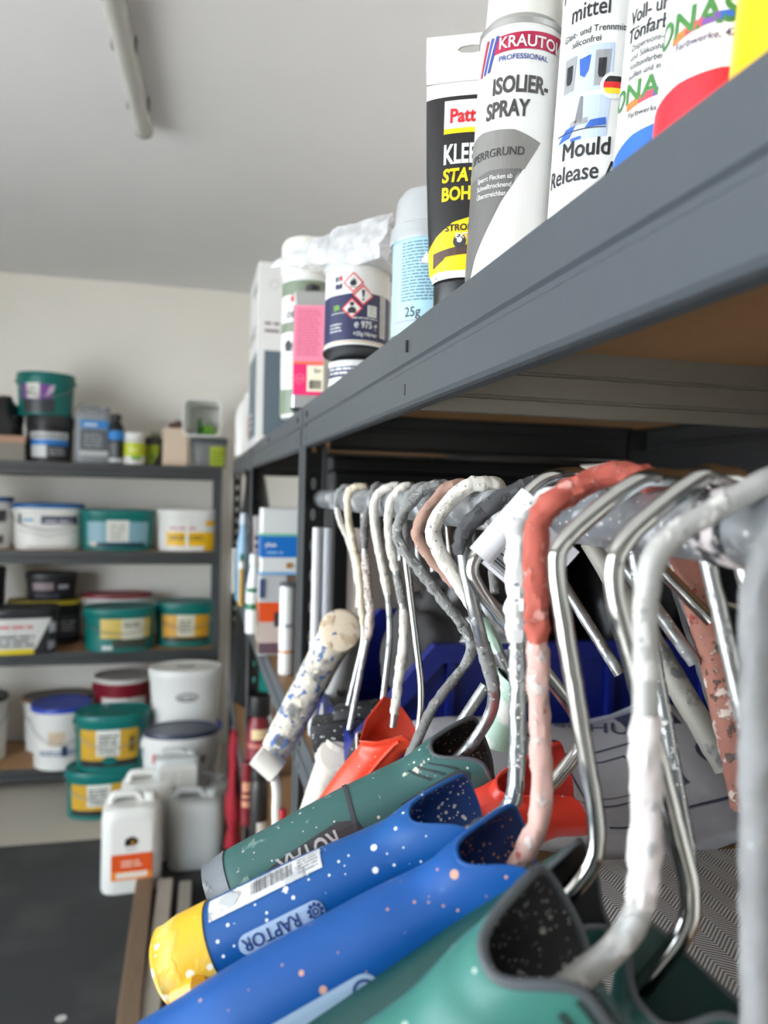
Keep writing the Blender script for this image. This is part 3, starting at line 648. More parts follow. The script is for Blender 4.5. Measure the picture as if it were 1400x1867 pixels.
RUST = splat('rusty_red_paint', (168, 112, 96), [((222, 200, 188), 132, .56, .06), ((96, 84, 78), 154, .62, .05), ((190, 70, 64), 88, .66, .04)], .7, 0, .001)
BLACKP = splat('scuffed_black_plastic', (34, 35, 37), [((90, 92, 94), 50, .62, .1)], .5, 0, .0003, dots=[((220, 220, 216), 330, .42, .30)])
BLKSPK = splat('black_socket', (24, 24, 26), [((70, 66, 64), 60, .62, .08)], .6, 0, .0006, dots=[((150, 142, 136), 330, .45, .30), ((226, 224, 220), 900, .35, .30)])

def roller(label, up, front, rw, wm, coats=(), back=None, ddepth=0.0, seed=1, amp=.0003, name='roller_frame', cat='paint roller', dz=0):
    """front: image-plane waypoints (u, v[, distance factor]) from the handle up to the pipe, all at the pipe crossing's distance.
    back: offsets from the pipe's far side. Returns the thing and its path."""
    rw *= .84; yc = pipe_y(up); top = Vector((PXX, yc, PZZ + PR_ + rw + dz)); d = proj(top)[2] + ddepth
    pts = [P(q[0], q[1], d * (q[2] if len(q) > 2 else 1)) for q in front]
    pts.append(top - Vector((.006, 0, 0))); pts.append(top + Vector((.006, 0, 0)))
    if back is None: back = [(.0, -.02, -.06)]
    b0 = Vector((PXX + PR_ + rw + .002, yc, PZZ))
    pts.append(b0)
    for q in back: pts.append(b0 + Vector(q))
    path = smooth_path(pts, .016, .003)
    t = thing(name, label, cat, top)
    bm = tube(path, rw, 14, amp=amp, ns=160, seed=seed); obj('wire', bm, wm, t, smooth=True, world=True)
    acc = [0]
    for a, b in zip(path, path[1:]): acc.append(acc[-1] + (b - a).length)
    # arc length at the pipe crossing = 1.0
    ic = min(range(len(path)), key=lambda i: (path[i] - top).length); Lf = acc[ic]
    for (f0, f1, m, ex, am) in coats:
        seg = [p for p, s in zip(path, acc) if f0 * Lf <= s <= f1 * Lf]
        if len(seg) < 3: continue
        k = len(seg); rad = []
        for i in range(k):
            e = min(1, min(i, k-1-i) / 2.0); rad.append(rw + .0002 + ex * .55 * (.25 + .75*e) * (1 + .25*noise.noise(seg[i]*70 + Vector((seed, 0, 0)))))
        obj('paint_coat', tube(seg, rad, 18, amp=am*1.25, ns=230, seed=seed + 5), m, t, smooth=True, world=True)
    return t, pts, d

def handle(t, butt, mouth, prof, m, rim=.010, rn=None, rt=None, liner=None, up_bias=(0, 0, 1), cam=.62, nseg=44, rimmat=None, rimr=.0012, name='handle', amp=0, slope=-.005, flip=1):
    """moulded roller handle: prof = [(t, radius)] from butt to flared socket mouth; the rim dips towards the viewer's top (notch) and rises into two wings"""
    a = (mouth - butt); L = a.length; a = a / L; tocam = (CP - (butt + mouth) / 2).normalized()
    n = Vector(up_bias) * (1 - cam) + tocam * cam; n = (n - a * n.dot(a)).normalized(); c = a.cross(n)
    if c.dot(tocam) < 0: c = -c
    rn = rn or prof[-1][1]; rt = rt or prof[-1][1]
    def rad(s):
        for (t0, r0), (t1, r1) in zip(prof, prof[1:]):
            if s <= t1: k = (s - t0) / (t1 - t0); k = k*k*(3-2*k); return r0 + (r1 - r0) * k
        return prof[-1][1]
    def sec(s):
        k = max(0, (s - .62) / .38); k = k*k; r = rad(s); re = prof[-1][1]
        return r * (1 + (rn/re - 1) * k), r * (1 + (rt/re - 1) * k)
    def pt(s, ph, o=0):   # ph = 0 at the notch, +90deg on the viewer's side
        an, at = sec(s); k = max(0, (s - .56) / .44) ** 1.5
        q = (ph + pi) % (2*pi) - pi; q2 = (ph % (2*pi)) - pi
        z = s * L + k * (rim * (1 - 2.5 * math.exp(-(abs(q) / .66) ** 3) - .25 * math.exp(-(abs(q2) / .6) ** 3)) + slope * sin(ph))
        return butt + a * z + n * ((an + o) * cos(ph)) + c * ((at + o) * sin(ph))
    S = [i / 40 for i in range(41)]; rings = []
    r0 = prof[0][1]
    for e in (.35, .7, .9): rings.append([butt + a * (-r0*.16*(1-e)) + (n*cos(2*pi*i/nseg) + c*sin(2*pi*i/nseg)) * r0 * math.sqrt(e) * .97 for i in range(nseg)])
    for s in S: rings.append([pt(s, 2*pi*i/nseg, amp*noise.noise(pt(s, 2*pi*i/nseg)*90) if amp else 0) for i in range(nseg)])
    th = .0018; rings.append([pt(1.0, 2*pi*i/nseg, -th) for i in range(nseg)])
    bm = bmesh.new(); loft(bm, rings, True, False)
    h = obj(name, bm, m, t, smooth=True, world=True)
    # the socket's inside
    rings = [[pt(s, 2*pi*i/nseg, -th - .0001) for i in range(nseg)] for s in (1.0, .96, .9, .84, .78)]
    bm = bmesh.new(); loft(bm, rings, False, True); obj('socket_lining', bm, liner or M_BK, h, smooth=True, world=True)
    if rimmat:
        loop = [pt(1.0, 2*pi*i/72, -th/2) for i in range(72)]; loop += loop[:1]
        bm = tube(loop, rimr, 10, cap=False); obj('rim', bm, rimmat, h, smooth=True, world=True)
    phv = atan2(c.dot(tocam), n.dot(tocam))
    def W(x, y, o):   # x runs from the butt along the axis, y = arc measured from the line facing the lens downwards
        s = x / L; an, at = sec(min(1, max(0, s))); r = (an + at) / 2
        return pt(s, phv + y / r, o)
    return h, W, L, pt
def band(h, pt, s0, s1, m, name='collar', off=.0008, n=44):
    bm = bmesh.new(); loft(bm, [[pt(s, 2*pi*i/n, o) for i in range(n)] for s, o in [(s0, 0)] + [(s0 + (s1-s0)*k/10, off) for k in range(11)] + [(s1, 0)]], False, False); return obj(name, bm, m, h, smooth=True, world=True)

# A - farthest: paint-crusted round-ended handle
t, q, d = roller('farthest roller frame with a round-topped handle crusted in cream and blue paint', 634, [(652, 1108), (655, 1068), (642, 1000), (614, 935), (613, 905)], .0040, WHITEP, coats=[(.15, .78, WHITEP, .0012, .0012), (.78, 1.0, GREYP, .0010, .001)], seed=3)
CRUST = splat('crusted_blue_handle', (212, 204, 190), [((116, 114, 112), 45, .50, .14), ((74, 108, 164), 120, .58, .04), ((234, 222, 200), 90, .60, .05)], .7, 0, .0012)
b0, m0 = P(502, 1368, d*.99), P(618, 1150, d*1.0); a_ = (m0 - b0)
h, W, L, pt = handle(t, b0, m0, [(0, .0185), (.2, .0205), (.7, .0215), (1, .0235)], CRUST, rim=.0, liner=CRUST, amp=.0006)
for nm, oo, hh, mm in (('handle_end', .0, .02, CREAMP),):
    Cc = P(621, 1150, d*.975); tc = (CP - Cc).normalized(); 
    bm = lathe([(.002, .006), (.018, .0055), (.0245, .003), (.027, -.002), (.027, -.012), (.0245, -.022), (.01, -.024)], 40); bmesh.ops.transform(bm, matrix=Matrix.Translation(Cc) @ tc.to_track_quat('Z', 'Y').to_matrix().to_4x4(), verts=bm.verts)
    obj(nm, bm, splat('cream_crust', (222, 204, 178), [((200, 176, 146), 60, .55, .1), ((110, 112, 120), 45, .68, .05), ((70, 104, 160), 75, .72, .03)], .75, 0, .0012), h, smooth=True, world=True)
bm = tube([b0 + a_*.075 + (CP-b0).normalized()*.0195, b0 + a_*.075 + (CP-b0).normalized()*.0225], [.0095, .0090], 24); obj('hanging_hole_ring', bm, splat('blue_ring', (74, 116, 186), [((220, 214, 200), 70, .55, .1)], .6), h, smooth=True, world=True)
bm = tube([b0 + a_*.075 + (CP-b0).normalized()*.0200, b0 + a_*.075 + (CP-b0).normalized()*.0229], [.0066, .0064], 24); obj('hanging_hole', bm, mat('hole_grey', (110, 112, 118), .7), h, smooth=True, world=True)
# white plastic hanger below it
t = thing('plastic_hanger', 'off-white plastic hanger strip dangling below the cream and blue crusted handle', 'hanger', P(480, 1400, d))
M_OFFW = mat('off_white_plastic', (222, 218, 208), .5)
bm = tube([P(470, 1374, d), P(484, 1386, d), P(506, 1406, d)], .0165, 24); obj('clip_head', bm, M_OFFW, t, smooth=True, world=True)
bm = tube(smooth_path([P(497, 1405, d), P(506, 1440, d), P(503, 1480, d), P(506, 1525, d)], .02), [.0062]*1 and .0062, 10); obj('strip', bm, M_OFFW, t, smooth=True, world=True)
bm = tube([P(515, 1474, d), P(514, 1522, d)], .0055, 10); obj('red_sleeve', bm, mat('red_plastic', (190, 32, 44), .45), t, smooth=True, world=True)

# B - cream wire ending in a black collar with beige grip
t, q, d = roller('cream-coated roller wire running down to a black collar and bone-coloured grip', 660, [(622, 1340), (664, 1165), (655, 1040), (634, 945), (633, 895)], .0040, CHROME2, coats=[(.42, 1.02, CREAMP, .0016, .0012)], seed=8)
BONE = splat('bone_plastic', (214, 204, 190), [((190, 178, 162), 50, .6, .1)], .55, 0, .0003)
h, W, L, pt = handle(t, P(556, 1545, d*.98), P(617, 1352, d), [(0, .019), (.5, .019), (.8, .0185), (1, .027)], BONE, rim=.0, liner=BLACKP)
bm = lathe([(.004, .030), (.018, .026), (.0235, .012), (.0245, 0), (.02, -.012)], 36); Cc = P(612, 1372, d*.985); bmesh.ops.transform(bm, matrix=Matrix.Translation(Cc) @ (CP-Cc).normalized().to_track_quat('Z', 'Y').to_matrix().to_4x4() @ Matrix.Diagonal((1, 1.1, .45, 1)), verts=bm.verts); obj('thumb_boss', bm, BONE, h, smooth=True, world=True)
c0_ = P(612, 1340, d); M_ = Matrix.Translation(c0_) @ Euler((0, R(-8), R(-12))).to_matrix().to_4x4()
obj('black_collar', boxm(-.028, .036, -.022, .022, -.018, .022, M=M_, bev=.007), BLACKP, h, smooth=True, world=True); obj('black_collar', boxm(.0, .060, -.016, .016, .006, .034, M=M_, bev=.007), BLACKP, h, smooth=True, world=True)
# C - grey perforated handle hanging behind B
t, q, d = roller('pinkish-grey crusted roller wire beside the cream one, above a grey perforated grip', 692, [(637, 1330), (676, 1130), (664, 1000), (664, 950), (680, 905)], .0041, CHROME2, coats=[(.36, .72, PINKW, .0016, .0014), (.72, 1.0, GREYD, .0014, .0012)], seed=11)
GRIPG = mat('pale_grey_plastic', (186, 184, 180), .45, 0, .06, 20)
d = 1.0; path = [P(u, v, d*1.03) for u, v in ((640, 1160), (632, 1220), (610, 1290), (598, 1345))]
bm = tube(smooth_path(path, .03, .006), [.019 - .000*i for i in range(len(smooth_path(path, .03, .006)))], 24); g = obj('grip', bm, GRIPG, t, smooth=True, world=True)
for u, v in ((622, 1262), (616, 1302)):
    c_ = P(u, v, d*1.03); c_ += (CP - c_).normalized() * .0186; bm = tube([c_, c_ + (CP-c_).normalized()*.0012], [.0062, .006], 18); obj('grip_hole', bm, mat('hole_dark', (70, 66, 62), .7), g, world=True)

# D,E,F - slim wires in the middle left
t, q, d = roller('white-topped slim roller wire with a bare metal lower half, fourth from the left', 722, [(690, 1345), (712, 1160), (708, 1085), (682, 960), (681, 905)], .0038, CHROME2, coats=[(.52, 1.02, WHITEP, .0016, .0007)], seed=14)
h, W, L, pt = handle(t, P(600, 1540, d*1.0), P(678, 1370, d), [(0, .018), (.6, .019), (1, .021)], BLACKP, rim=.004, rimmat=WHITEP, rimr=.0014)
t, q, d = roller('white and grey streaked roller wire bending down behind the first red handle', 745, [(716, 1325), (738, 1150), (733, 1090), (708, 985), (708, 915)], .0040, CHROME2, coats=[(.05, .48, WHITEP, .0014, .0008), (.48, .62, GREYP, .0008, .0008), (.62, 1.0, WHITEP, .0012, .001)], seed=17)
ORANGE = splat('red_orange_plastic', (234, 74, 48), [], .38, 0, 0, dots=[((244, 190, 170), 300, .3, .10)])
h, W, L, pt = handle(t, P(590, 1500, d), P(716, 1335, d), [(0, .017), (.5, .0185), (.72, .0175), (.88, .021), (1, .031)], ORANGE, rim=.014, rn=.026, rt=.030, liner=mat('orange_inside', (232, 72, 46), .5), nseg=12, cam=.3)
for s_, w_ in ((.86, .0012),):
    obj('moulded_rib', tube([pt(.55 + .4*k/8, pi*.36, .0012) for k in range(9)], .0016, 8), ORANGE, h, smooth=True, world=True)
t, q, d = roller('slim bare shiny roller wire between the streaked white wire and the rough grey one', 775, [(742, 1440), (764, 1330), (770, 1260), (754, 1130), (736, 985), (734, 915)], .0037, CHROME, coats=[(.74, 1.0, GREYP, .0008, .0006)], seed=19)
h, W, L, pt = handle(t, P(668, 1600, d), P(740, 1440, d), [(0, .016), (.6, .016), (1, .018)], BLACKP, rim=.002)

# G - rough grey wire with an elbow
t, q, d = roller('rough grey roller wire with a sharp elbow, ending behind the dark green handle', 812, [(700, 1460), (735, 1405), (790, 1285), (862, 1195), (856, 1155), (722, 985), (728, 940), (772, 890)], .0041, GREYP, coats=[(.0, .4, GREYD, .0008, .0008), (.4, 1.0, GREYP, .0012, .0012)], seed=23)
h, W, L, pt = handle(t, P(600, 1560, d), P(690, 1472, d), [(0, .016), (.6, .016), (1, .018)], BLACKP, rim=.002)
# H - brown-pink top
t, q, d = roller('grey roller wire with a brownish pink painted bend at the top', 842, [(838, 1425), (880, 1350), (904, 1262), (905, 1195), (868, 1110), (758, 985), (764, 950), (806, 895)], .0042, GREYD, coats=[(.60, 1.02, BROWN, .0012, .0010), (.22, .60, GREYD, .0008, .001)], seed=29)
h, W, L, pt = handle(t, P(740, 1560, d), P(838, 1420, d), [(0, .016), (.6, .016), (1, .018)], BLACKP, rim=.002)
# I - thick white
t, q, d = roller('thick white-coated roller wire, the whitest hoop left of the dark grey mastic one', 893, [(930, 1235), (885, 1140), (790, 990), (788, 950), (846, 885)], .0043, CHROME2, coats=[(.28, 1.06, WHITEP, .0024, .0008), (.1, .28, splat('mint_paint', (178, 204, 186), [((220, 224, 218), 60, .55, .1)], .7), .0016, .001)], back=[(.05, -.05, -.10)], seed=31)
h, W, L, pt = handle(t, P(905, 1360, d), P(935, 1240, d), [(0, .012), (.6, .012), (1, .013)], splat('mint_handle', (170, 196, 178), [((226, 222, 214), 40, .55, .1)], .6), rim=.0)
# J - dark mastic, dark green handle with black socket
t, q, d = roller('galvanised roller wire with dark grey mastic over its top, holding the dark green handle', 1012, [(800, 1415, 1.08), (868, 1350, 1.08), (908, 1278, 1.05), (868, 1130), (852, 1060), (842, 1000), (846, 962), (915, 905)], .0043, CHROME2, coats=[(.675, 1.04, DARKC, .0020, .0016), (.30, .47, GREYP, .0006, .0005)], back=[(.045, -.035, -.075)], seed=37)
GREEN = splat('dark_green_plastic', (52, 96, 92), [((206, 204, 186), 70, .655, .03), ((40, 80, 78), 14, .6, .2), ((110, 140, 132), 90, .66, .05)], .42, 0, .0003, dots=[((206, 204, 190), 420, .4, .08)])
GRIM = mat('grey_rubber_rim', (80, 84, 88), .55)
butt, mouth = P(398, 1628, d*1.05), P(856, 1394, d*1.08)
h, W, L, pt = handle(t, butt, mouth, [(0, .0172), (.12, .0195), (.5, .0212), (.78, .0207), (1, .0262)], GREEN, rim=.011, rn=.0242, rt=.0255, liner=BLKSPK, rimmat=GRIM, rimr=.0014, cam=.27)
band(h, pt, -.01, .075, splat('clear_grey_butt', (112, 116, 122), [((170, 172, 172), 60, .62, .1)], .4), 'butt_cap')
bm = bmesh.new(); loft(bm, [[pt(.52 + .035*cos(2*pi*i/44), 2*pi*i/44, .0007) for i in range(44)], [pt(.535 + .035*cos(2*pi*i/44), 2*pi*i/44, .0007) for i in range(44)]], False, False); obj('grip_line', bm, mat('dark_grip', (58, 60, 66), .5), h, world=True)
bmd = poly([(.018, .009), (.032, .013), (.088, .0135), (.093, .007), (.090, -.001), (.080, -.005), (.044, -.001), (.022, .004)]); decal(bmd, W, 'black_panel', mat('dark_panel', (48, 48, 50), .5), h, .0004, .003, .003, world=True)
bmt = text('ROTAX', .0150, 0, 0, bold=.02, sx=.72); bmesh.ops.transform(bmt, matrix=Matrix.Translation((.078, -.0015, 0)) @ Matrix.Rotation(pi, 4, 'Z') @ Matrix.Diagonal((1, -1, 1, 1)) @ Matrix.Diagonal((1, 1, 1, 1)), verts=bmt.verts)
# x of the print runs mouth -> butt, its tops point down the viewer's side
decal(bmt, W, 'lettering', splat('worn_grey_ink', (176, 174, 172), [((60, 60, 62), 70, .62, .04)], .5), h, .0007, .003, .003, world=True)
decal(poly([(.115, .002), (.150, -.001), (.153, .003), (.150, .008), (.118, .010), (.113, .006)]), W, 'worn_patch', splat('worn_dark', (46, 52, 54), [((206, 202, 190), 80, .6, .05)], .5), h, .0005, .003, .003, world=True)
for k, (x_, y_) in enumerate(((.135, -.013), (.142, -.0125), (.149, -.0115))): decal(rect(x_, x_+.0022, y_, y_+.011), W, 'grip_groove', mat('groove_green', (30, 52, 50), .6), h, .0004, .003, .003, world=True)

# K - chrome wire with the barcode tag, red handle
t, q, d = roller('shiny roller wire carrying a white barcode tag, joined to the second red handle', 1050, [(985, 1452), (1045, 1385), (1068, 1335), (1040, 1285), (862, 1060), (858, 1020), (985, 872)], .0043, CHROME, back=[(.04, -.03, -.05)], seed=41, dz=.004)
RED = splat('red_plastic_handle', (226, 58, 40), [], .36, 0, 0, dots=[((240, 190, 176), 240, .35, .12)])
h, W, L, pt = handle(t, P(600, 1625, d*1.04), P(1000, 1452, d*1.06), [(0, .017), (.5, .0195), (.72, .0185), (.88, .021), (1, .028)], RED, rim=.016, rn=.022, rt=.027, liner=mat('red_inside', (198, 40, 30), .5), cam=.3)
a1, a2 = P(860, 1030, d), P(940, 938, d)
ax_ = (a2 - a1).normalized()
bm = tube([a1 + ax_*.006, a2 + ax_*.012], .0066, 20); tg = obj('hang_tag', bm, mat('tag_white', (234, 232, 236), .5), t, smooth=True, world=True)
s_ = ax_.cross(FW).normalized(); s_ = s_ if s_.z < 0 else -s_
org = a1 + ax_*.004 + s_*.003 - FW*.001
tw = flatwrap(org, ax_, s_); nn = tw(0, 0, 1) - tw(0, 0, 0); sg = -1 if nn.dot(CP - org) < 0 else 1
bm = boxm(0, .037, 0, .034, -.0002, .0002)
for v in bm.verts: v.co = tw(v.co.x, v.co.y, v.co.z)
bmesh.ops.recalc_face_normals(bm, faces=bm.faces); obj('tag_flap', bm, mat('tag_white', (234, 232, 236), .5), tg, world=True)
decal(barcode(.002, .026, .004, .016), lambda x_, y_, o: tw(x_, y_, sg*o), 'barcode', M_INK, tg, .0006, None, world=True)
decal(lines(.002, .026, [.0180, .0205], .0016), lambda x_, y_, o: tw(x_, y_, sg*o), 'barcode_digits', M_INK, tg, .0006, None, world=True)

# L - thick white rough coat, blue handle with yellow butt
t, q, d = roller('zinc roller wire caked in thick white paint, carrying the blue handle with the yellow butt', 1080, [(780, 1545), (885, 1508), (938, 1470), (944, 1390), (941, 960), (952, 935), (1010, 905)], .0045, CHROMEP, coats=[(.55, .93, WHITER, .0018, .0016), (.10, .55, CHROMEP, .0004, .0006)], back=[(.02, -.03, -.16)], seed=43, ddepth=-.002)
BLUE = splat('blue_plastic', (0, 82, 152), [((236, 236, 234), 75, .715, .015), ((60, 120, 196), 30, .62, .2)], .4, 0, .0004, dots=[((240, 240, 238), 150, .30, .20), ((240, 240, 238), 420, .38, .16)])
BLUED = splat('blue_inside', (22, 60, 128), [((226, 224, 218), 50, .68, .03)], .5, 0, .0004, dots=[((236, 234, 230), 480, .48, .6)])
butt, mouth = P(318, 1762, d*.98), P(828, 1510, d*1.0)
h, W, L, pt = handle(t, butt, mouth, [(0, .0185), (.06, .0200), (.45, .0200), (.78, .0180), (1, .0228)], BLUE, rim=.011, rn=.021, rt=.023, liner=BLUED, rimmat=BLUE, rimr=.001, cam=.27)
YEL = splat('yellow_butt', (240, 188, 40), [((216, 196, 116), 26, .52, .1), ((248, 214, 90), 50, .6, .1)], .38, 0, .0006, dots=[((246, 240, 220), 200, .45, .35)])
band(h, pt, -.012, .165, YEL, 'yellow_butt', .0007); 
bm = bmesh.new(); loft(bm, [[pt(-.012, 2*pi*i/44, .0007) for i in range(44)], [pt(-.03, 2*pi*i/44, -.004) for i in range(44)], [pt(-.034, 2*pi*i/44, -.012) for i in range(44)]], False, True); obj('butt_end', bm, YEL, h, smooth=True, world=True)
obj('butt_lug', tube([pt(.02, pi*.52, -.001), pt(.10, pi*.50, .0018), pt(.13, pi*.50, .0005)], [.007, .009, .006], 18), splat('amber_lug', (232, 164, 24), [((246, 214, 120), 60, .6, .1)], .35), h, smooth=True, world=True)
decal(rect(.028, .086, -.0235, -.0105), W, 'price_sticker', splat('worn_sticker', (222, 222, 222), [((190, 192, 194), 60, .6, .05)], .55), h, .0005, .003, .003, world=True)
decal(barcode(.050, .072, -.0215, -.0135), W, 'barcode', dmat((120, 120, 124)), h, .0007, .003, .003, world=True); decal(lines(.074, .085, [-.0215, -.0195, -.0175, -.0155, -.0135], .0009), W, 'small_print', dmat((150, 150, 152)), h, .0007, .003, .003, world=True)
rr = .0047; xc0, xc1 = .043, .076
pill = [(xc1 + rr*cos(a), rr*sin(a)) for a in [(-pi/2 + pi*i/12) for i in range(13)]] + [(xc0 + rr*cos(a), rr*sin(a)) for a in [(pi/2 + pi*i/12) for i in range(13)]]
def sh(bmx, dx, dy):
    for v in bmx.verts: v.co.x += dx; v.co.y += dy
    return bmx
PY0 = .0055
decal(sh(poly(pill), 0, PY0), W, 'logo_panel', splat('pale_panel', (168, 190, 216), [((60, 110, 180), 60, .68, .05)], .45), h, .0005, .003, .003, world=True)
def upside(bmx, x, y):
    bmesh.ops.transform(bmx, matrix=Matrix.Translation((x, y, 0)) @ Matrix.Rotation(pi, 4, 'Z') @ Matrix.Diagonal((1, -1, 1, 1)), verts=bmx.verts); return bmx
LOGOB = dmat((28, 62, 124))
decal(upside(text('RAPTOR', .0082, bold=.012, sx=.92), .0690, PY0-.0029), W, 'lettering', LOGOB, h, .0008, .003, .003, world=True)
gear = bmesh.new()
for k in range(9):
    a = 2*pi*k/9; poly([(.0765 + .0040*cos(a-.2), PY0 + .0040*sin(a-.2)), (.0765 + .0040*cos(a+.2), PY0 + .0040*sin(a+.2)), (.0765 + .0028*cos(a+.25), PY0 + .0028*sin(a+.25)), (.0765 + .0028*cos(a-.25), PY0 + .0028*sin(a-.25))], gear)
ring2([(.0765 + .0030*cos(2*pi*i/20), PY0 + .0030*sin(2*pi*i/20)) for i in range(20)], .0008, gear); ring2([(.0765 + .0016*cos(2*pi*i/20), PY0 + .0016*sin(2*pi*i/20)) for i in range(20)], .0008, gear)
decal(gear, W, 'gear_emblem', LOGOB, h, .0008, .002, .002, world=True)

# M - red coated wire, big blue handle
t, q, d = roller('roller wire thickly coated in salmon red paint, carrying the larger plain blue handle', 1200, [(915, 1610), (955, 1565), (990, 1480), (982, 1280), (976, 960), (1000, 915), (1110, 858)], .0044, CHROME2, coats=[(.485, 1.05, REDP, .0026, .0013), (.03, .51, SALM, .0014, .0009)], back=[(.03, -.03, -.17)], seed=47, ddepth=.006)
BLUE2 = splat('bright_blue_plastic', (0, 80, 156), [((206, 150, 130), 60, .735, .02), ((30, 104, 190), 10, .55, .3), ((96, 130, 180), 45, .70, .1)], .42, 0, .0003, dots=[((214, 160, 140), 130, .30, .12), ((206, 150, 130), 380, .34, .08)])
BLUED2 = splat('navy_inside', (18, 44, 100), [], .5, 0, 0, dots=[((190, 130, 116), 560, .5, .35)])
butt, mouth = P(285, 1950, d*.95), P(926, 1584, d*1.0)
h, W, L, pt = handle(t, butt, mouth, [(0, .0190), (.3, .0208), (.6, .0200), (.80, .0185), (1, .0238)], BLUE2, rim=.011, rn=.0220, rt=.0235, liner=BLUED2, rimmat=BLUE2, rimr=.0011, cam=.26)
rr = .0062; xc0, xc1 = .045, .092
decal(sh(poly([(xc1 + rr*cos(a), rr*sin(a)) for a in [(-pi/2 + pi*i/12) for i in range(13)]] + [(xc0 + rr*cos(a), rr*sin(a)) for a in [(pi/2 + pi*i/12) for i in range(13)]]), 0, .0125), W, 'logo_panel', splat('pale_panel', (168, 190, 216), [], .45), h, .0005, .003, .003, world=True)
decal(ring2([(xc1 + .0045*cos(2*pi*i/20), .0125 + .0045*sin(2*pi*i/20)) for i in range(20)], .0012), W, 'logo_ring', LOGOB, h, .0008, .003, .003, world=True)

# N - chrome wire, hidden dark green handle
t, q, d = roller('clean chrome roller wire just right of the salmon red one, leaning into a dark socket', 1250, [(970, 1695), (1070, 1598), (1094, 1535), (1060, 1330), (1012, 1040), (1018, 990), (1165, 868)], .0045, CHROME, back=[(.012, -.018, -.06), (.08, .0, -.17)], seed=53)
DGREEN = splat('bottle_green_plastic', (18, 66, 62), [((60, 80, 80), 30, .66, .05)], .42, 0, .0003)
h, W, L, pt = handle(t, P(420, 2090, d*.97), P(1040, 1668, d*1.0), [(0, .02), (.3, .0225), (.7, .0215), (1, .0225)], DGREEN, rim=.015, rn=.020, rt=.0215, liner=M_BK, rimmat=GRIM, rimr=.0012, cam=.5)
# O - chrome wire, right dark handle
t, q, d = roller('clean chrome roller wire with a long slanted leg, in the socket at the bottom right', 1330, [(1120, 1860), (1245, 1712), (1266, 1640), (1150, 1190), (1112, 1060), (1130, 985), (1285, 860)], .0046, CHROME, back=[(.012, -.02, -.06), (.03, -.03, -.12)], seed=59)
h, W, L, pt = handle(t, P(1045, 2330, d*.90), P(1246, 1800, d*.97), [(0, .02), (.4, .0215), (.75, .0205), (1, .0255)], DGREEN, rim=.007, rn=.023, rt=.0255, liner=mat('green_socket', (24, 62, 58), .6), rimmat=GRIM, rimr=.0013, cam=.3)
# P - pale painted wire, big green handle
t, q, d = roller('pale pinkish-white painted roller wire in the wide socket of the nearest green handle', 1440, [(975, 1835), (1110, 1745), (1168, 1668), (1178, 1560), (1176, 1060), (1205, 985), (1330, 915)], .0050, GREYW, coats=[(.22, .52, PALEP, .0012, .0010), (.06, .22, GREYW, .0003, .0005)], back=[(.02, -.03, -.1)], seed=61)
GREEN2 = splat('sea_green_plastic', (58, 122, 112), [((38, 98, 90), 12, .5, .3)], .42, 0, .0003, dots=[((200, 214, 204), 260, .30, .10)])
h, W, L, pt = handle(t, P(380, 2260, d*.96), P(1010, 1762, d*1.0), [(0, .02), (.3, .0225), (.66, .0205), (.85, .024), (1, .0270)], GREEN2, rim=.010, rn=.0255, rt=.027, liner=BLKSPK, rimmat=GRIM, rimr=.0019, cam=.36)
for k, x_ in enumerate((.128, .134, .140)): decal(rect(x_, x_+.0022, .010, .024), W, 'grip_groove', mat('groove_green', (30, 52, 50), .6), h, .0004, .003, .003, world=True)
# Q - nearest, mostly out of frame
t, q, d = roller('nearest blurred grey roller wire, cut by the right edge of the picture', 1590, [(1340, 2080), (1385, 1900), (1384, 1500), (1382, 1075), (1420, 985), (1500, 900)], .0056, GREYW, coats=[(.1, .9, splat('grey_lumpy_coat', (122, 122, 122), [((140, 140, 140), 40, .5, .2)], .6, 0, .0006), .0008, .0008)], back=[(.01, -.02, -.05)], seed=67)

# steel rods and painted tubes hanging behind the pipe
def rod(label, pts, r, m, name='steel_rod', cat='rod', amp=.0004):
    path = smooth_path([P(*q) for q in pts], .01, .006); t = tag(obj(name, tube(path, r, 14, amp=amp), m, None, smooth=True), label, cat); return t
YELP = splat('yellowed_rod', (160, 156, 146), [((104, 104, 104), 80, .55, .08), ((222, 210, 160), 50, .66, .05)], .6, .3, .0006)
rod('yellow-speckled steel rod slanting down behind the pipe to the herringbone bag', [(1078, 985, .46), (1325, 1400, .42)], .0070, YELP)
rod('rust-red and white painted tube slanting behind the pale pink wire', [(1238, 985, .40), (1300, 1180, .40), (1362, 1470, .40)], .0082, RUST, 'painted_tube', 'tube', .0008)
rod('plain dark grey flat rod just left of the rust-red tube', [(1214, 985, .41), (1356, 1440, .41)], .0050, mat('dull_steel', (120, 122, 124), .4, .6))
rod('bright bare rod crossing up to the dark green handle behind the mastic-topped wire', [(838, 1322, .56), (885, 1250, .56)], .0042, CHROME2)

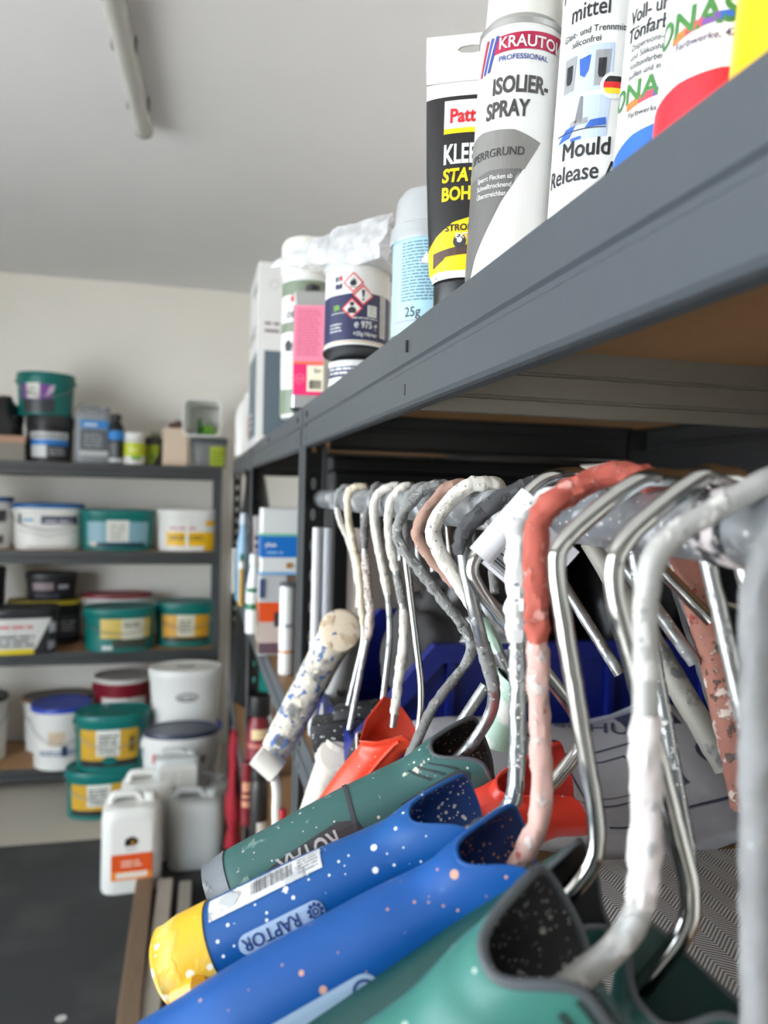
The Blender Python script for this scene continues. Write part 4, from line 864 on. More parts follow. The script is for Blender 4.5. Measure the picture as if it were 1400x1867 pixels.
# ------------------------------------------------------------------ paint buckets
TEAL = (0, 112, 106); TEALD = mat('teal_plastic', TEAL, .4); M_WHB = mat('bucket_white', (232, 230, 224), .42); M_BKB = mat('bucket_black', (30, 30, 32), .45)
M_METAL = mat('bail_wire', (170, 170, 168), .3, .9)
def bucket(label, uL, uR, vTop, z, Y, body, lid, cat='bucket', name='paint_bucket', asp=1.0, p=2.0, taper=.90, lidh=.022, labels=(), h=None, bail=True, rz=0, lidtop=None, group=None):
    """round or oval bucket whose widest part spans uL..uR at depth plane Y, standing at height z; labels: (kind, s0, s1, t0, t1, colour), s = fraction of the half width, t = fraction of the height"""
    c = PY((uL + uR) / 2, 1000, Y); d = proj((c.x, Y, z))[2]
    rx = (uR - uL) / 2 * d / 1400 * .985; ry = rx * asp
    if h is None:
        top = PY((uL + uR) / 2, vTop, Y + (ry if vTop > 900 else -ry) * .9); h = max(.04, top.z - z)
    t = thing(name, label, cat, (c.x, Y, z), -facing(c.x, Y) * .8 + rz, group)
    hb = h - lidh * .6
    prof = [(taper*.97, 0), (taper, .003), (taper + (.965-taper)*.5, hb*.43), (.965, hb*.86), (.97, hb*.87), (.985, hb*.89), (.985, hb)]
    prof = [(r, zz) for r, zz in prof]
    b = obj('body', lathe(prof, 48, rx, ry, p), body, t, smooth=True)
    lp = [(.985, h-lidh), (1.0, h-lidh+.001), (1.0, h-.004), (.985, h-.0005), (.95, h), (.90, h-.001), (.88, h-.005), (.3, h-.005)]
    l = obj('lid', lathe(lp, 48, rx, ry, p), lid, t, smooth=True)
    def W(x, y, o):
        s = y / hb; k = taper + (.965 - taper) * min(1, s / .86) if s < .86 else .975
        a = x / rx; cc, ss = sin(a), -cos(a); q = (abs(cc)**p + abs(ss)**p) ** (-1/p)
        return Vector((cc*q*(rx*k + o), ss*q*(ry*k + o), y))
    for q in labels:
        kind, s0, s1, t0, t1, col = q[:6]; x0, x1, y0, y1 = s0*rx, s1*rx, t0*hb, t1*hb
        if kind == 'r': g = rect(x0, x1, y0, y1)
        elif kind == 'l': g = lines(x0, x1, [y0 + (y1-y0)*k/q[6] for k in range(q[6])], (y1-y0)/q[6]*.5)
        elif kind == 'd': g = disc((x0+x1)/2, (y0+y1)/2, (x1-x0)/2, ry=(y1-y0)/2)
        elif kind == 't': g = text(q[6], (y1-y0), x0, y0, bold=.03, sx=q[7] if len(q) > 7 else 1)
        elif kind == 'p': g = poly([(a*rx, e*hb) for a, e in q[6]])
        decal(g, W, {'r': 'label', 'l': 'small_print', 'd': 'emblem', 't': 'lettering', 'p': 'label'}[kind], dmat(col), b, .0006 + .0006 * labels.index(q), rx * .12)
    if bail:
        N_ = 16; pts = []
        for k in range(N_ + 1):
            a = -pi/2 * 1.0 + pi * k / N_; zz = hb*.88 - hb * .42 * cos(a) ** 1.2 if cos(a) > 0 else hb*.88
            cc, ss = sin(a), -abs(cos(a)); q_ = (abs(cc)**p + abs(ss)**p) ** (-1/p)
            pts.append(Vector((cc*q_*(rx*1.012), ss*q_*(ry*1.012) - .002, zz)))
        obj('bail_handle', tube(pts, .0022, 6), M_METAL if bail is True else bail, t, smooth=True)
        for s in (-1, 1): obj('bail_lug', boxm(s*rx*1.0-.006, s*rx*1.0+.006, -.012, .012, hb*.84, hb*.92, bev=.002), body, t)
    return t, rx, ry, h
G_ = (206, 160, 44); DK = (34, 34, 36); WL = (226, 224, 214); GREYL = (150, 150, 148)
def aqua(extra=(), w0=-.95, w1=.75): return [('r', w0, w1, .22, .80, G_), ('r', -.42, .22, .30, .80, WL), ('r', w0, w1, .10, .22, DK), ('l', -.36, .16, .52, .74, (70, 74, 70), 3), ('l', -.36, .16, .34, .48, (120, 120, 110), 3)] + list(extra)
# top tier
z1, z2, z3, z4 = [z - .0015 for z in TL]
_, rx, ry, h = bucket('black lidded tub with a white and blue label, under the purple-labelled teal bucket', 47, 129, 757, z1, 4.06, M_BKB, mat('lid_black', (40, 40, 42), .4), labels=[('r', -.95, .95, .12, .74, (206, 206, 204)), ('r', -.95, .95, .42, .56, (30, 120, 200)), ('r', -.1, .95, .12, .42, (40, 40, 44)), ('l', 0, .8, .18, .38, (170, 170, 170), 3), ('l', -.8, .8, .6, .7, (60, 60, 64), 2)], bail=False, lidh=.05)
bucket('teal bucket with a purple and white label, standing on the black tub', 30, 130, 686, z1 + h, 4.07, TEALD, TEALD, h=.205, labels=[('r', -.95, .25, .40, .78, (126, 70, 150)), ('r', -.70, -.20, .42, .80, WL), ('r', -.9, .35, .06, .40, (50, 54, 56)), ('p', 0, 0, 0, 0, (214, 190, 210), [(.0, .45), (.3, .6), (.34, .78), (.15, .72)]), ('l', -.64, -.26, .5, .74, (150, 150, 150), 4)], lidh=.03)
# crate of odds and ends at the left
p = PY(8, 838, 4.05)
t = thing('storage_crate', 'beige and grey open crate at the left end of the top bucket shelf', 'crate', (p.x, 4.06, z1), 0)
bm = boxm(-.11, .11, -.12, .12, 0, .004)
for a in ((-.11, .11, -.12, -.114), (-.11, .11, .114, .12), (-.11, -.104, -.114, .114), (.104, .11, -.114, .114)): box(bm, *a, .004, .085)
obj('body', bm, mat('crate_grey', (130, 124, 112), .6), t)
bm = BM()
for a in ((-.113, .113, -.123, -.116), (-.113, .113, .116, .123), (-.113, -.106, -.116, .116), (.106, .113, -.116, .116)): box(bm, *a, .085, .118)
obj('rim', bm, mat('crate_tan', (178, 136, 110), .6), t)
cx_, cy_ = p.x, 4.06
def blob(name, label, cat, m, c, s, amp=.02, ns=14, seed=1, sub=4, group=None):
    bm = bmesh.new(); bmesh.ops.create_icosphere(bm, subdivisions=sub, radius=1)
    for v in bm.verts:
        q = Vector((v.co.x*s[0], v.co.y*s[1], max(v.co.z, -.62)*s[2]))
        v.co = q + v.co.normalized() * (amp * (noise.noise(q*ns + Vector((seed, 0, 0))) + .5*noise.noise(q*ns*2.7 + Vector((0, seed, 0)))))
    lo = min(v.co.z for v in bm.verts)
    for v in bm.verts: v.co.z -= lo
    o = obj(name, bm, m, None, smooth='all'); o.location = c; return tag(o, label, cat, group)
SPK = splat('black_speckled_bag', (30, 30, 32), [((190, 190, 190), 30, .68, .02), ((120, 110, 96), 16, .70, .05)], .4)
blob('plastic_bag', 'black speckled plastic bag bulging out of the beige crate at the left', 'bag', SPK, (cx_ - .01, cy_, z1 + .006), (.095, .095, .18), .025, 16, 3)
# grey canister
p = PY(170, 840, 4.08); d = proj((p.x, 4.08, z1))[2]; sx = 66 * d / 1400 / 2
def canister(label, x, y, z, hx, hy, h, m, rz=0, labels=(), capm=None, cat='canister', group=None, handle_y=True, seed=0):
    """blow-moulded jerrycan: rounded body, recessed moulded grip at the top, screw cap"""
    t = thing('canister', label, cat, (x, y, z), rz, group); rings = []; bev = min(hx, hy)
    for k, zz in ((.90, 0), (.97, .004), (1, .014), (1, h*.74), (.985, h*.80), (.93, h*.865), (.78, h*.90)):
        ring = []
        for i in range(40):
            a = 2*pi*i/40; c, s = cos(a), sin(a); q = (abs(c)**4.5 + abs(s)**4.5) ** (-1/4.5); ring.append(Vector((hx*k*c*q, hy*k*s*q, zz)))
        rings.append(ring)
    bm = bmesh.new(); loft(bm, rings); b = obj('body', bm, m, t, smooth=True)
    g = smooth_path([Vector((-hx*.72, 0, h*.87)), Vector((-hx*.66, 0, h*.985)), Vector((hx*.18, 0, h*.985)), Vector((hx*.34, 0, h*.88))], .02, .008)
    obj('grip', tube(g, min(.014, hy*.3), 14), m, t, smooth=True)
    obj('screw_cap', lathe([(.021, h*.895), (.022, h*.90), (.022, h*.975), (.019, h*.985)], 24), capm or m, t, smooth=True).location = (hx*.60, 0, 0)
    Wf = flatwrap((0, -hy, 0), (1, 0, 0), (0, 0, 1))
    for q in labels:
        kind, s0, s1, t0, t1, col = q[:6]
        if kind == 'r': g = rect(s0*hx, s1*hx, t0*h, t1*h)
        elif kind == 'l': g = lines(s0*hx, s1*hx, [h*(t0 + (t1-t0)*k/q[6]) for k in range(q[6])], h*(t1-t0)/q[6]*.5)
        elif kind == 'd': g = disc((s0+s1)/2*hx, (t0+t1)/2*h, (s1-s0)/2*hx, ry=(t1-t0)/2*h)
        elif kind == 't': g = text(q[6], (t1-t0)*h, s0*hx, t0*h, bold=.03)
        elif kind == 'p': g = poly([(a*hx, e*h) for a, e in q[6]])
        decal(g, Wf, 'label' if kind in 'rpd' else 'lettering', dmat(col), b, .0008 + .0006*labels.index(q), None)
    return t
hC = PY(170, 741, 4.08).z - z1
canister('grey plastic canister with a blue-striped dark label on the top bucket shelf', p.x, 4.08, z1, sx, .08, hC, mat('canister_grey', (150, 153, 156), .45), -facing(p.x, 4.08), labels=[('r', -.68, .75, .60, .74, (56, 136, 206)), ('r', -.68, .75, .22, .58, (92, 96, 100)), ('r', -.68, .75, .14, .22, (200, 200, 200)), ('l', -.5, .5, .28, .54, (160, 164, 168), 5), ('l', -.5, .3, .64, .72, (220, 230, 240), 1)])
def bottle(label, uL, uR, vTop, z, Y, m, capm, labels=(), cat='bottle', name='bottle', neck=.35, shoulder=.72, asp=1, cap=.12, group=None, p=2, vBase=None, rz=None):
    c = PY((uL+uR)/2, 1000, Y); d = proj((c.x, Y, z))[2]; r = (uR-uL)/2*d/1400; h = max(.03, PY((uL+uR)/2, vTop, Y).z - z)
    t = thing(name, label, cat, (c.x, Y, z), -facing(c.x, Y) if rz is None else rz, group); hb = h*(1-cap)
    b = obj('body', lathe([(r*.94, 0), (r, .003), (r, hb*shoulder), (r*(.5+neck*.5), hb*(shoulder+1)/2), (r*neck, hb*.96), (r*neck, hb)], 32, 1, asp, p), m, t, smooth=True)
    obj('cap', lathe([(r*neck*1.25, hb-.001), (r*neck*1.28, hb+.002), (r*neck*1.2, h-.003), (r*neck*1.05, h)], 24), capm, t, smooth=True)
    W = cylwrap(r)
    for q in labels:
        s0, s1, t0, t1, col = q[:5]; decal(rect(s0*r, s1*r, t0*h, t1*h), W if asp == 1 else (lambda x, y, o: Vector((r*sin(x/r)+o*sin(x/r), -asp*(r+o)*cos(x/r), y))), 'label', dmat(col), b, .0005+.0005*labels.index(q), r*.2)
    return t
bottle('slim black bottle with a bright blue label band beside the grey canister', 195, 222, 755, z1, 4.0, M_BKB, M_BKB, [(-1.4, 1.4, .48, .66, (30, 130, 204)), (-1.4, 1.4, .04, .12, (200, 200, 200)), (-1.2, .2, .16, .44, (96, 98, 100))], cat='bottle', neck=.5, shoulder=.8)
bottle('small white tub with a yellow-green label on the top bucket shelf', 222, 261, 789, z1, 4.02, M_WHB, M_WHB, [(-1.5, 1.5, .26, .68, (196, 204, 40)), (-.6, .3, .4, .52, (220, 226, 120)), (-.3, .6, .16, .26, (90, 160, 60))], cat='tub', name='tub', neck=.8, shoulder=.86, cap=.2)
t, rx, ry, h = bucket('dark grey tub with a yellow-green leaf label and grassy tufts on its lid', 259, 294, 797, z1, 4.12, mat('tub_dark', (60, 62, 62), .5), mat('tub_lid', (54, 56, 58), .5), cat='tub', name='tub', asp=1, labels=[('p', 0, 0, 0, 0, (168, 190, 40), [(-.95, .08), (-.2, .05), (.5, .4), (.7, .8), (-.95, .8)]), ('d', -.4, .2, .2, .5, (110, 150, 50))], bail=False, lidh=.02)
bm = BM(); rnd = random.Random(5)
for k in range(26):
    a, r_ = rnd.random()*6.28, rnd.random()*rx*.8; q = Vector((r_*cos(a), r_*sin(a), h-.006)); tube([q, q + Vector((rnd.uniform(-.012, .012), rnd.uniform(-.012, .012), .022 + rnd.random()*.02))], [.0022, .0006], 5, bm=bm)
o = obj('grass_tufts', bm, mat('grass_green', (120, 140, 74), .8), t); o['kind'] = 'stuff'
p = PY(320, 850, 4.03); d = proj((p.x, 4.03, z1))[2]; hx = 22*d/1400; hB = PY(320, 782, 4.03).z - z1
t = thing('carton', 'plain beige carton standing upright beside the white square bucket', 'carton', (p.x, 4.05, z1), -.05); obj('box', boxm(-hx, hx, -.05, .05, 0, hB, bev=.0015), mat('carton_beige', (218, 196, 172), .7), t)
obj('lid_flap', boxm(-hx, hx, -.051, .0, hB, hB+.0015), mat('carton_beige', (218, 196, 172), .7), t)
blob('sponge', 'crumbled brown sponge lying on the plain beige carton', 'sponge', mat('sponge_brown', (96, 72, 62), .9, bump=.002), (p.x + .008, 4.05, z1 + hB + .0015), (.042, .03, .02), .012, 40, 5, 3)
t, rx, ry, h = bucket('grey tub with a lime green label, under the white bucket lying on its side', 345, 411, 798, z1, 4.06, mat('tub_grey', (112, 114, 114), .5), mat('tub_lid2', (72, 76, 80), .5), cat='tub', name='tub', asp=.85, p=3.5, labels=[('r', .05, .95, .06, .80, (172, 186, 40)), ('l', .15, .85, .2, .7, (110, 140, 40), 4), ('d', -.65, -.5, .74, .86, (70, 72, 74))], bail=False, lidh=.03)
# square white bucket on its side: open mouth towards the room
cc = PY(370, 768, 4.02); d = proj(cc)[2]; hs = 33.5*d/1400; zb_ = z1 + h
t = thing('square_bucket', 'white square bucket lying on its side, open towards the room with green scraps inside', 'bucket', (cc.x + .004, 4.02, zb_), -.10)
def sq(hw, y, zc, k=8, n=40):
    r_ = []
    for i in range(n):
        a = 2*pi*i/n; c, s = cos(a), sin(a); q = (abs(c)**k + abs(s)**k) ** (-1/k); r_.append(Vector((hw*c*q, y, zc + hw*s*q)))
    return r_
bm = bmesh.new(); loft(bm, [sq(hs*.84, .16, hs), sq(hs*.86, .157, hs), sq(hs*.95, -.085, hs), sq(hs, -.087, hs), sq(hs, -.10, hs), sq(hs*.93, -.10, hs), sq(hs*.90, -.09, hs), sq(hs*.80, .15, hs)]); obj('body', bm, mat('bucket_white2', (240, 240, 234), .5), t, smooth=True)
for k, (a, r_, c_, s_) in enumerate(((-.02, .0, (56, 120, 50), (.012, .02, .05)), (.02, .01, (112, 170, 60), (.03, .02, .035)), (.045, .03, (150, 180, 90), (.02, .02, .03)))):
    blob('green_scrap', ('dark green upright scrap inside the sideways white bucket', 'bright green crumpled scrap inside the sideways white bucket', 'pale green scrap at the right inside the sideways white bucket')[k], 'scrap', mat('scrap%d' % k, c_, .8), (cc.x + .004 + a, 4.06 + r_, zb_ + hs*.14), s_, .008, 50, k)
# second tier
BLID = mat('blue_lid', (24, 96, 158), .4); DB = (40, 44, 70)
bucket('white bucket with a blue lid, cut off by the left edge on the second shelf', -72, 20, 905, z2, 4.10, M_WHB, BLID, labels=[('r', .4, .9, .55, .8, (60, 62, 66)), ('d', .5, .8, .1, .3, (90, 90, 90))], asp=.9)
bucket('white oval bucket with a dark blue clamped lid, second shelf beside the teal one', 28, 150, 917, z2, 4.10, M_WHB, BLID, asp=.72, p=2.6, labels=[('r', -.9, -.78, .60, .82, DB), ('l', -.72, -.4, .66, .78, (60, 140, 180), 1), ('r', -.2, .85, .60, .78, DB), ('l', -.1, .7, .64, .74, (200, 200, 210), 1), ('p', 0, 0, 0, 0, (190, 186, 178), [(-.9, .48), (.0, .33), (.9, .46), (.9, .44), (.0, .30), (-.9, .45)]), ('r', -.6, .6, .02, .1, (200, 196, 188))], taper=.93)
bucket('broad teal bucket with a pale blue landscape label on the second shelf', 149, 281, 928, z2, 4.08, TEALD, TEALD, asp=.66, p=2.8, labels=[('r', -.85, .85, .14, .76, (128, 168, 180)), ('r', -.30, .30, .24, .80, WL), ('r', -.65, .75, .10, .22, (20, 54, 70)), ('l', -.2, .2, .3, .74, (170, 176, 160), 4), ('d', -.75, -.55, .12, .24, (190, 180, 160))], taper=.92, bail=False)
bucket('white bucket with a big yellow label, right end of the second shelf', 286, 401, 928, z2, 4.06, M_WHB, M_WHB, asp=.72, p=2.6, labels=[('r', -.72, .95, .14, .50, (244, 190, 20)), ('r', .5, .95, .02, .14, (244, 190, 20)), ('r', .52, .95, .66, .80, (236, 180, 30)), ('l', -.6, .3, .58, .66, (190, 70, 100), 1), ('l', -.6, .5, .30, .44, (96, 80, 40), 2), ('r', -.1, .0, .02, .8, (244, 240, 226))], taper=.93, bail=False)
# third tier
bucket('black bucket cut off by the left edge on the third shelf', -60, 9, 1030, z3, 4.1, M_BKB, M_BKB, bail=False)
_, rx, ry, h = bucket('black box-like bucket with a yellow rim stripe, at the back of the third shelf', 20, 146, 1088, z3, 4.25, M_BKB, mat('yellow_stripe_lid', (190, 170, 24), .5), asp=.52, p=4, labels=[('r', .35, .95, .15, .7, (70, 72, 76)), ('l', .45, .85, .3, .6, (190, 190, 190), 3)], bail=False, taper=.95)
bucket('small black bucket with a greyish label stacked on the yellow-rimmed box bucket', 50, 140, 1036, z3 + h, 4.24, M_BKB, M_BKB, h=.14, asp=.62, labels=[('r', -.8, .1, .45, .76, (150, 130, 134)), ('r', .3, .75, .5, .66, (170, 170, 176)), ('l', -.7, .4, .12, .3, (96, 90, 110), 2)], bail=False, lidh=.03)
bucket('black and white front bucket with a yellow foot stripe, left of the third shelf', -12, 106, 1100, z3, 3.99, mat('bucket_black2', (36, 36, 40), .45), M_BKB, asp=.7, p=4, labels=[('p', 0, 0, 0, 0, (214, 212, 206), [(-.98, .14), (.35, .14), (.55, .5), (.75, .84), (-.98, .84)]), ('r', -.98, .3, .02, .14, (226, 200, 30)), ('l', -.8, .3, .62, .74, (200, 90, 90), 1), ('l', -.7, .35, .2, .5, (60, 62, 70), 3), ('r', .68, .95, .5, .74, (180, 180, 184)), ('r', .65, .9, .1, .3, (140, 140, 146))], bail=False, taper=.94)
bucket('white bucket with a dull red lid behind the front teal bucket on the third shelf', 154, 278, 1077, z3, 4.27, M_WHB, mat('red_lid', (140, 30, 38), .45), asp=.52)
bucket('teal bucket with pale yellow label and paint-speckled lid, middle of the third shelf', 158, 286, 1098, z3, 4.02, TEALD, splat('teal_lid_specks', TEAL, [((226, 222, 206), 12, .70, .02)], .45), asp=.74, p=2.3, labels=[('r', -.55, .95, .34, .82, (214, 186, 96)), ('r', .05, .70, .28, .82, (212, 208, 186)), ('r', -.2, .8, .10, .32, (60, 66, 56)), ('r', -.5, -.2, .06, .16, (200, 206, 200)), ('l', .12, .6, .62, .76, (60, 66, 60), 2)], taper=.93)
bucket('teal bucket with a deep yellow label, right end of the third shelf', 287, 396, 1090, z3, 4.10, TEALD, TEALD, asp=.74, p=2.3, labels=[('r', -.85, .85, .24, .78, (212, 156, 40)), ('r', -.30, .30, .26, .78, (216, 210, 186)), ('r', -.8, .8, .12, .24, (50, 52, 40)), ('l', -.22, .22, .36, .7, (120, 120, 100), 4)], taper=.93)
# fourth tier
bucket('white bucket with a dark lid, cut off by the left edge on the bottom shelf', -90, 15, 1256, z4, 4.12, M_WHB, mat('lid_grey_dark', (66, 66, 64), .5))
bucket('white bucket with a brown and dark lid behind the blue-lidded one on the bottom shelf', 50, 172, 1256, z4, 4.26, M_WHB, splat('brown_lid', (74, 66, 58), [((156, 104, 56), 5, .55, .1)], .5), asp=.70, labels=[('r', -.8, -.5, .4, .8, (190, 184, 172))])
bucket('round white bucket with a cobalt blue lid on the bottom shelf', 64, 170, 1268, z4, 4.0, M_WHB, mat('cobalt_lid', (40, 70, 180), .4), labels=[('r', -.45, .2, .42, .68, (224, 210, 190)), ('l', -.4, .15, .45, .66, (200, 160, 120), 4), ('l', -.8, .8, .26, .36, (60, 80, 130), 2), ('r', .05, .25, .24, .42, (40, 60, 100))], taper=.86)
bucket('dark red bucket with a white label and an open-looking dark lid on the bottom shelf', 177, 283, 1218, z4, 4.12, mat('bucket_red', (128, 20, 36), .45), mat('lid_white_dark', (206, 202, 194), .5), labels=[('r', -.8, .85, .30, .80, (214, 208, 200)), ('l', -.5, .4, .62, .70, (90, 96, 130), 1), ('r', -.4, .2, .4, .46, (60, 50, 50)), ('l', -.6, .6, .3, .38, (140, 130, 130), 1)])
# stacks standing on the floor in front
_, rx, ry, h = bucket('lower teal bucket with a yellow label, standing on the floor under its twin', 130, 262, 1378, .0, 3.62, TEALD, TEALD, asp=.74, p=2.3, labels=aqua(), taper=.92)
bucket('upper teal bucket of the floor stack, with a yellow label and a scuffed lid', 145, 277, 1300, h, 3.62, TEALD, splat('teal_lid_scuffed', TEAL, [((190, 204, 196), 14, .66, .05)], .4), asp=.74, p=2.3, h=.245, labels=aqua([('r', .46, .62, .36, .66, (120, 100, 40)), ('d', -.25, .15, .14, .30, (0, 100, 96))]), taper=.92)
_, rx, ry, h = bucket('white bucket with a navy lid and red emblem on the floor behind the canisters', 268, 404, 1314, .0, 3.41, M_WHB, mat('navy_lid', (44, 52, 74), .35), asp=.68, labels=[('p', 0, 0, 0, 0, (196, 36, 56), [(-.85, .72), (-.62, .72), (-.56, .82), (-.80, .82)]), ('l', -.85, -.5, .6, .68, (206, 150, 150), 2), ('p', 0, 0, 0, 0, (120, 40, 50), [(.35, .68), (.7, .72), (.75, .80), (.4, .76)]), ('r', -.85, -.5, .1, .3, (70, 76, 100)), ('l', -.4, .3, .4, .7, (200, 200, 200), 4)], taper=.90)
_, rx2, ry2, h2 = bucket('blue-lidded bucket half hidden beneath the tall white oval bucket', 272, 411, 1306, .0, 3.68, M_WHB, mat('blue_lid2', (40, 60, 170), .4), asp=.75, bail=False)
t, rx, ry, h = bucket('large white oval bucket with a black oval name stamp, topmost on the right', 277, 410, 1204, h2, 3.68, M_WHB, M_WHB, asp=.75, labels=[('d', -.28, .38, .52, .68, (60, 60, 60)), ('d', -.25, .35, .545, .655, (214, 212, 204)), ('l', -.2, .3, .575, .63, (70, 70, 70), 1)], taper=.86, lidh=.03, bail=False)
obj('lid_grip', boxm(-.04, .04, -.006, .006, h-.006, h-.001), mat('lid_grip', (110, 108, 104), .5), t)

# canisters on the floor
M_CAN = mat('canister_white', (226, 224, 216), .42, 0, .03); M_CLR = mat('canister_cloudy', (196, 198, 194), .4, 0, .06, 12)
p = PZ(236, 1632, 0); d = proj(p)[2]; hx = 54*d/1400; hh = PY(236, 1472, p.y).z
y0 = p.y + .085
canister('white canister with an orange label and black emblem, front of the floor group', p.x, y0, 0, hx, .085, hh*1.08, M_CAN, -facing(p.x, y0), labels=[('r', -.66, .66, .36, .78, (232, 228, 220)), ('p', 0, 0, 0, 0, (40, 34, 34), [(-.24, .52), (.10, .52), (.22, .56), (.14, .60), (-.02, .62), (-.22, .59)]), ('r', -.02, .06, .53, .58, (190, 130, 40)), ('l', -.18, .16, .48, .505, (140, 130, 126), 1), ('r', -.66, .66, .17, .44, (222, 84, 30)), ('p', 0, 0, 0, 0, (236, 130, 30), [(-.66, .17), (.66, .17), (.66, .24), (-.66, .27)]), ('r', -.5, .5, .19, .25, (232, 218, 200)), ('l', -.34, .34, .31, .39, (240, 200, 180), 2)])
canister('white canister right behind the orange-labelled one', p.x + .045, y0 + .21, 0, hx, .085, hh*1.08, M_CAN, -facing(p.x, y0))
p2 = PZ(352, 1590, 0); d2 = proj(p2)[2]; hx2 = 50*d2/1400; hh2 = PY(352, 1462, p2.y).z; y2 = p2.y + .09
canister('cloudy unlabelled canister on the floor beside the orange-labelled white one', p2.x + .006, y2, 0, hx2, .09, hh2*1.06, M_CLR, -facing(p2.x, y2))
canister('second cloudy canister, half hidden behind the unlabelled one near the rack', p2.x + .04, y2 + .155, 0, hx2, .06, hh2*1.06, M_CLR, -facing(p2.x, y2))
c_ = PY(328, 1470, y2 + .16); d3 = proj(c_)[2]; zb_ = hh2*.945
hx3 = 40*d3/1400; hh3 = PY(328, 1362, y2 + .16).z - zb_
canister('small cloudy canister with a pale paper label, standing on top of the bigger ones', c_.x - .01, y2 + .088, zb_ + .012, hx3, .06, hh3, M_CLR, -facing(c_.x, y2), labels=[('r', -.75, .8, .08, .70, (206, 204, 194)), ('l', -.65, .0, .12, .6, (184, 182, 172), 4), ('l', .1, .7, .12, .6, (184, 182, 172), 6)])
# planks on the floor
def plank(label, u0, v0, u1, v1, wpx, th, m, ztop=None):
    zt = th if ztop is None else ztop
    a = PZ(u0, v0, zt); b = PZ(u1, v1, zt); dv = (b - a).normalized(); L = (b - a).length + .5; wd = wpx * proj(a)[2] / 1400
    t = boxm(0, L, -wd, 0, -th, 0, bev=.003); o = obj('plank', t, m); o.location = (a.x, a.y, zt); o.rotation_euler.z = atan2(dv.y, dv.x); return tag(o, label, 'plank')
woodm = NT('plank_wood'); mp = woodm.n('ShaderNodeMapping'); woodm.l(woodm.coord(), mp.inputs[0]); mp.inputs['Scale'].default_value = (2, 40, 40); woodm.l(woodm.mix(woodm.noise(5, 5, mp.outputs[0]), rgb((140, 116, 92)), rgb((104, 84, 64))), woodm.b.inputs['Base Color']); woodm.b.inputs['Roughness'].default_value = .75
plank('brown timber plank lying lengthwise on the floor beside the mat', 280, 1598, 255, 1860, 30, .055, woodm.m)
M_PALEW = mat('pale_plank', (176, 166, 152), .7, 0, .12, 14)
plank('pale board on the floor just right of the brown plank', 316, 1600, 306, 1700, 26, .045, M_PALEW)
plank('second pale board, closest to the right-hand rack', 350, 1604, 346, 1700, 22, .040, mat('pale_plank2', (158, 150, 138), .7, 0, .12, 14))

# ------------------------------------------------------------------ things on the lower tiers of the middle and far racks
zB, zC, zD = [z - .0015 for z in TR[1:]]
def tin(label, uL, uR, vTop, z, Y, m, labels=(), box_=False, cat='tin', name='tin', asp=1, rz=0):
    c = PY((uL+uR)/2, 1000, Y); d = proj((c.x, Y, z))[2]; hx = (uR-uL)/2*d/1400; h = max(.03, PY((uL+uR)/2, vTop, Y).z - z)
    t = thing(name, label, cat, (c.x, Y, z), rz); hy = hx*asp
    if box_: b = obj('body', boxm(-hx, hx, -hy, hy, 0, h, bev=.004), m, t); Wf = flatwrap((0, -hy, 0), (1, 0, 0), (0, 0, 1)); Wl = flatwrap((-hx, 0, 0), (0, -1, 0), (0, 0, 1))
    else: b = obj('body', lathe([(hx*.97, 0), (hx, .002), (hx*.985, .006), (hx*.985, h-.006), (hx, h-.003), (hx*.95, h)], 36), m, t, smooth=True); Wf = cylwrap(hx)
    for q in labels:
        kind, s0, s1, t0, t1, col = q[:6]
        g = rect(s0*hx, s1*hx, t0*h, t1*h) if kind == 'r' else lines(s0*hx, s1*hx, [h*(t0+(t1-t0)*k/q[6]) for k in range(q[6])], h*(t1-t0)/q[6]*.5) if kind == 'l' else text(q[6], (t1-t0)*h, s0*hx, t0*h, bold=.02)
        decal(g, Wf, 'label' if kind == 'r' else 'lettering', dmat(col), b, .0006 + .0005*labels.index(q), hx*.2 if not box_ else None)
        if box_ and kind == 'r': decal(rect(s0*hy, s1*hy, t0*h, t1*h), Wl, 'label', dmat(col), b, .0006 + .0005*labels.index(q), None)
    return t, hx, h
t, hx, h = tin('square tin with an orange and brown label, lower of the two-tin stack beside the post', 472, 523, 1046, zB, 1.72, mat('tin_grey', (196, 196, 196), .4), [('r', -.95, .95, .42, .66, (236, 84, 24)), ('r', -.95, .95, .16, .42, (210, 190, 180)), ('r', -.95, .95, .03, .16, (110, 84, 92)), ('r', .1, .55, .36, .54, (60, 60, 66)), ('r', .72, .98, .03, .75, (240, 210, 40)), ('r', -.95, -.6, .72, .95, (60, 80, 120))], box_=True, asp=.8)
tin('white square tin with a bright blue panel, upper of the two-tin stack', 474, 541, 926, zB + h, 1.73, M_WH, [('r', -.98, .98, .26, .58, (24, 116, 200)), ('r', -.98, .98, .58, .62, (130, 200, 170)), ('r', -.98, .98, .0, .04, (120, 180, 230)), ('t', -.8, 0, .42, .52, (240, 240, 244), 'ylon'), ('l', -.7, .2, .32, .38, (150, 190, 230), 1), ('r', .35, .65, .10, .18, (180, 130, 60))], box_=True, asp=.8)
bottle('white cartridge with a thin orange ring, standing right beside the dark slotted post', 512, 540, 1062, zB, 1.52, M_WH, mat('cart_grey', (96, 98, 104), .5), [(-1.5, 1.5, .24, .27, (220, 140, 100)), (-.2, .8, .52, .56, (150, 152, 160))], name='cartridge', cat='cartridge', neck=.9, shoulder=.97, cap=.03)
bottle('white spray bottle with green bands in front of the farther post', 450, 479, 1010, zB, 1.98, M_WH, M_WH, [(-1.5, 1.5, .30, .38, (30, 110, 74)), (-1.0, 1.0, .52, .58, (30, 110, 74)), (-.8, .8, .40, .48, (210, 216, 210))], neck=.5, shoulder=.62)
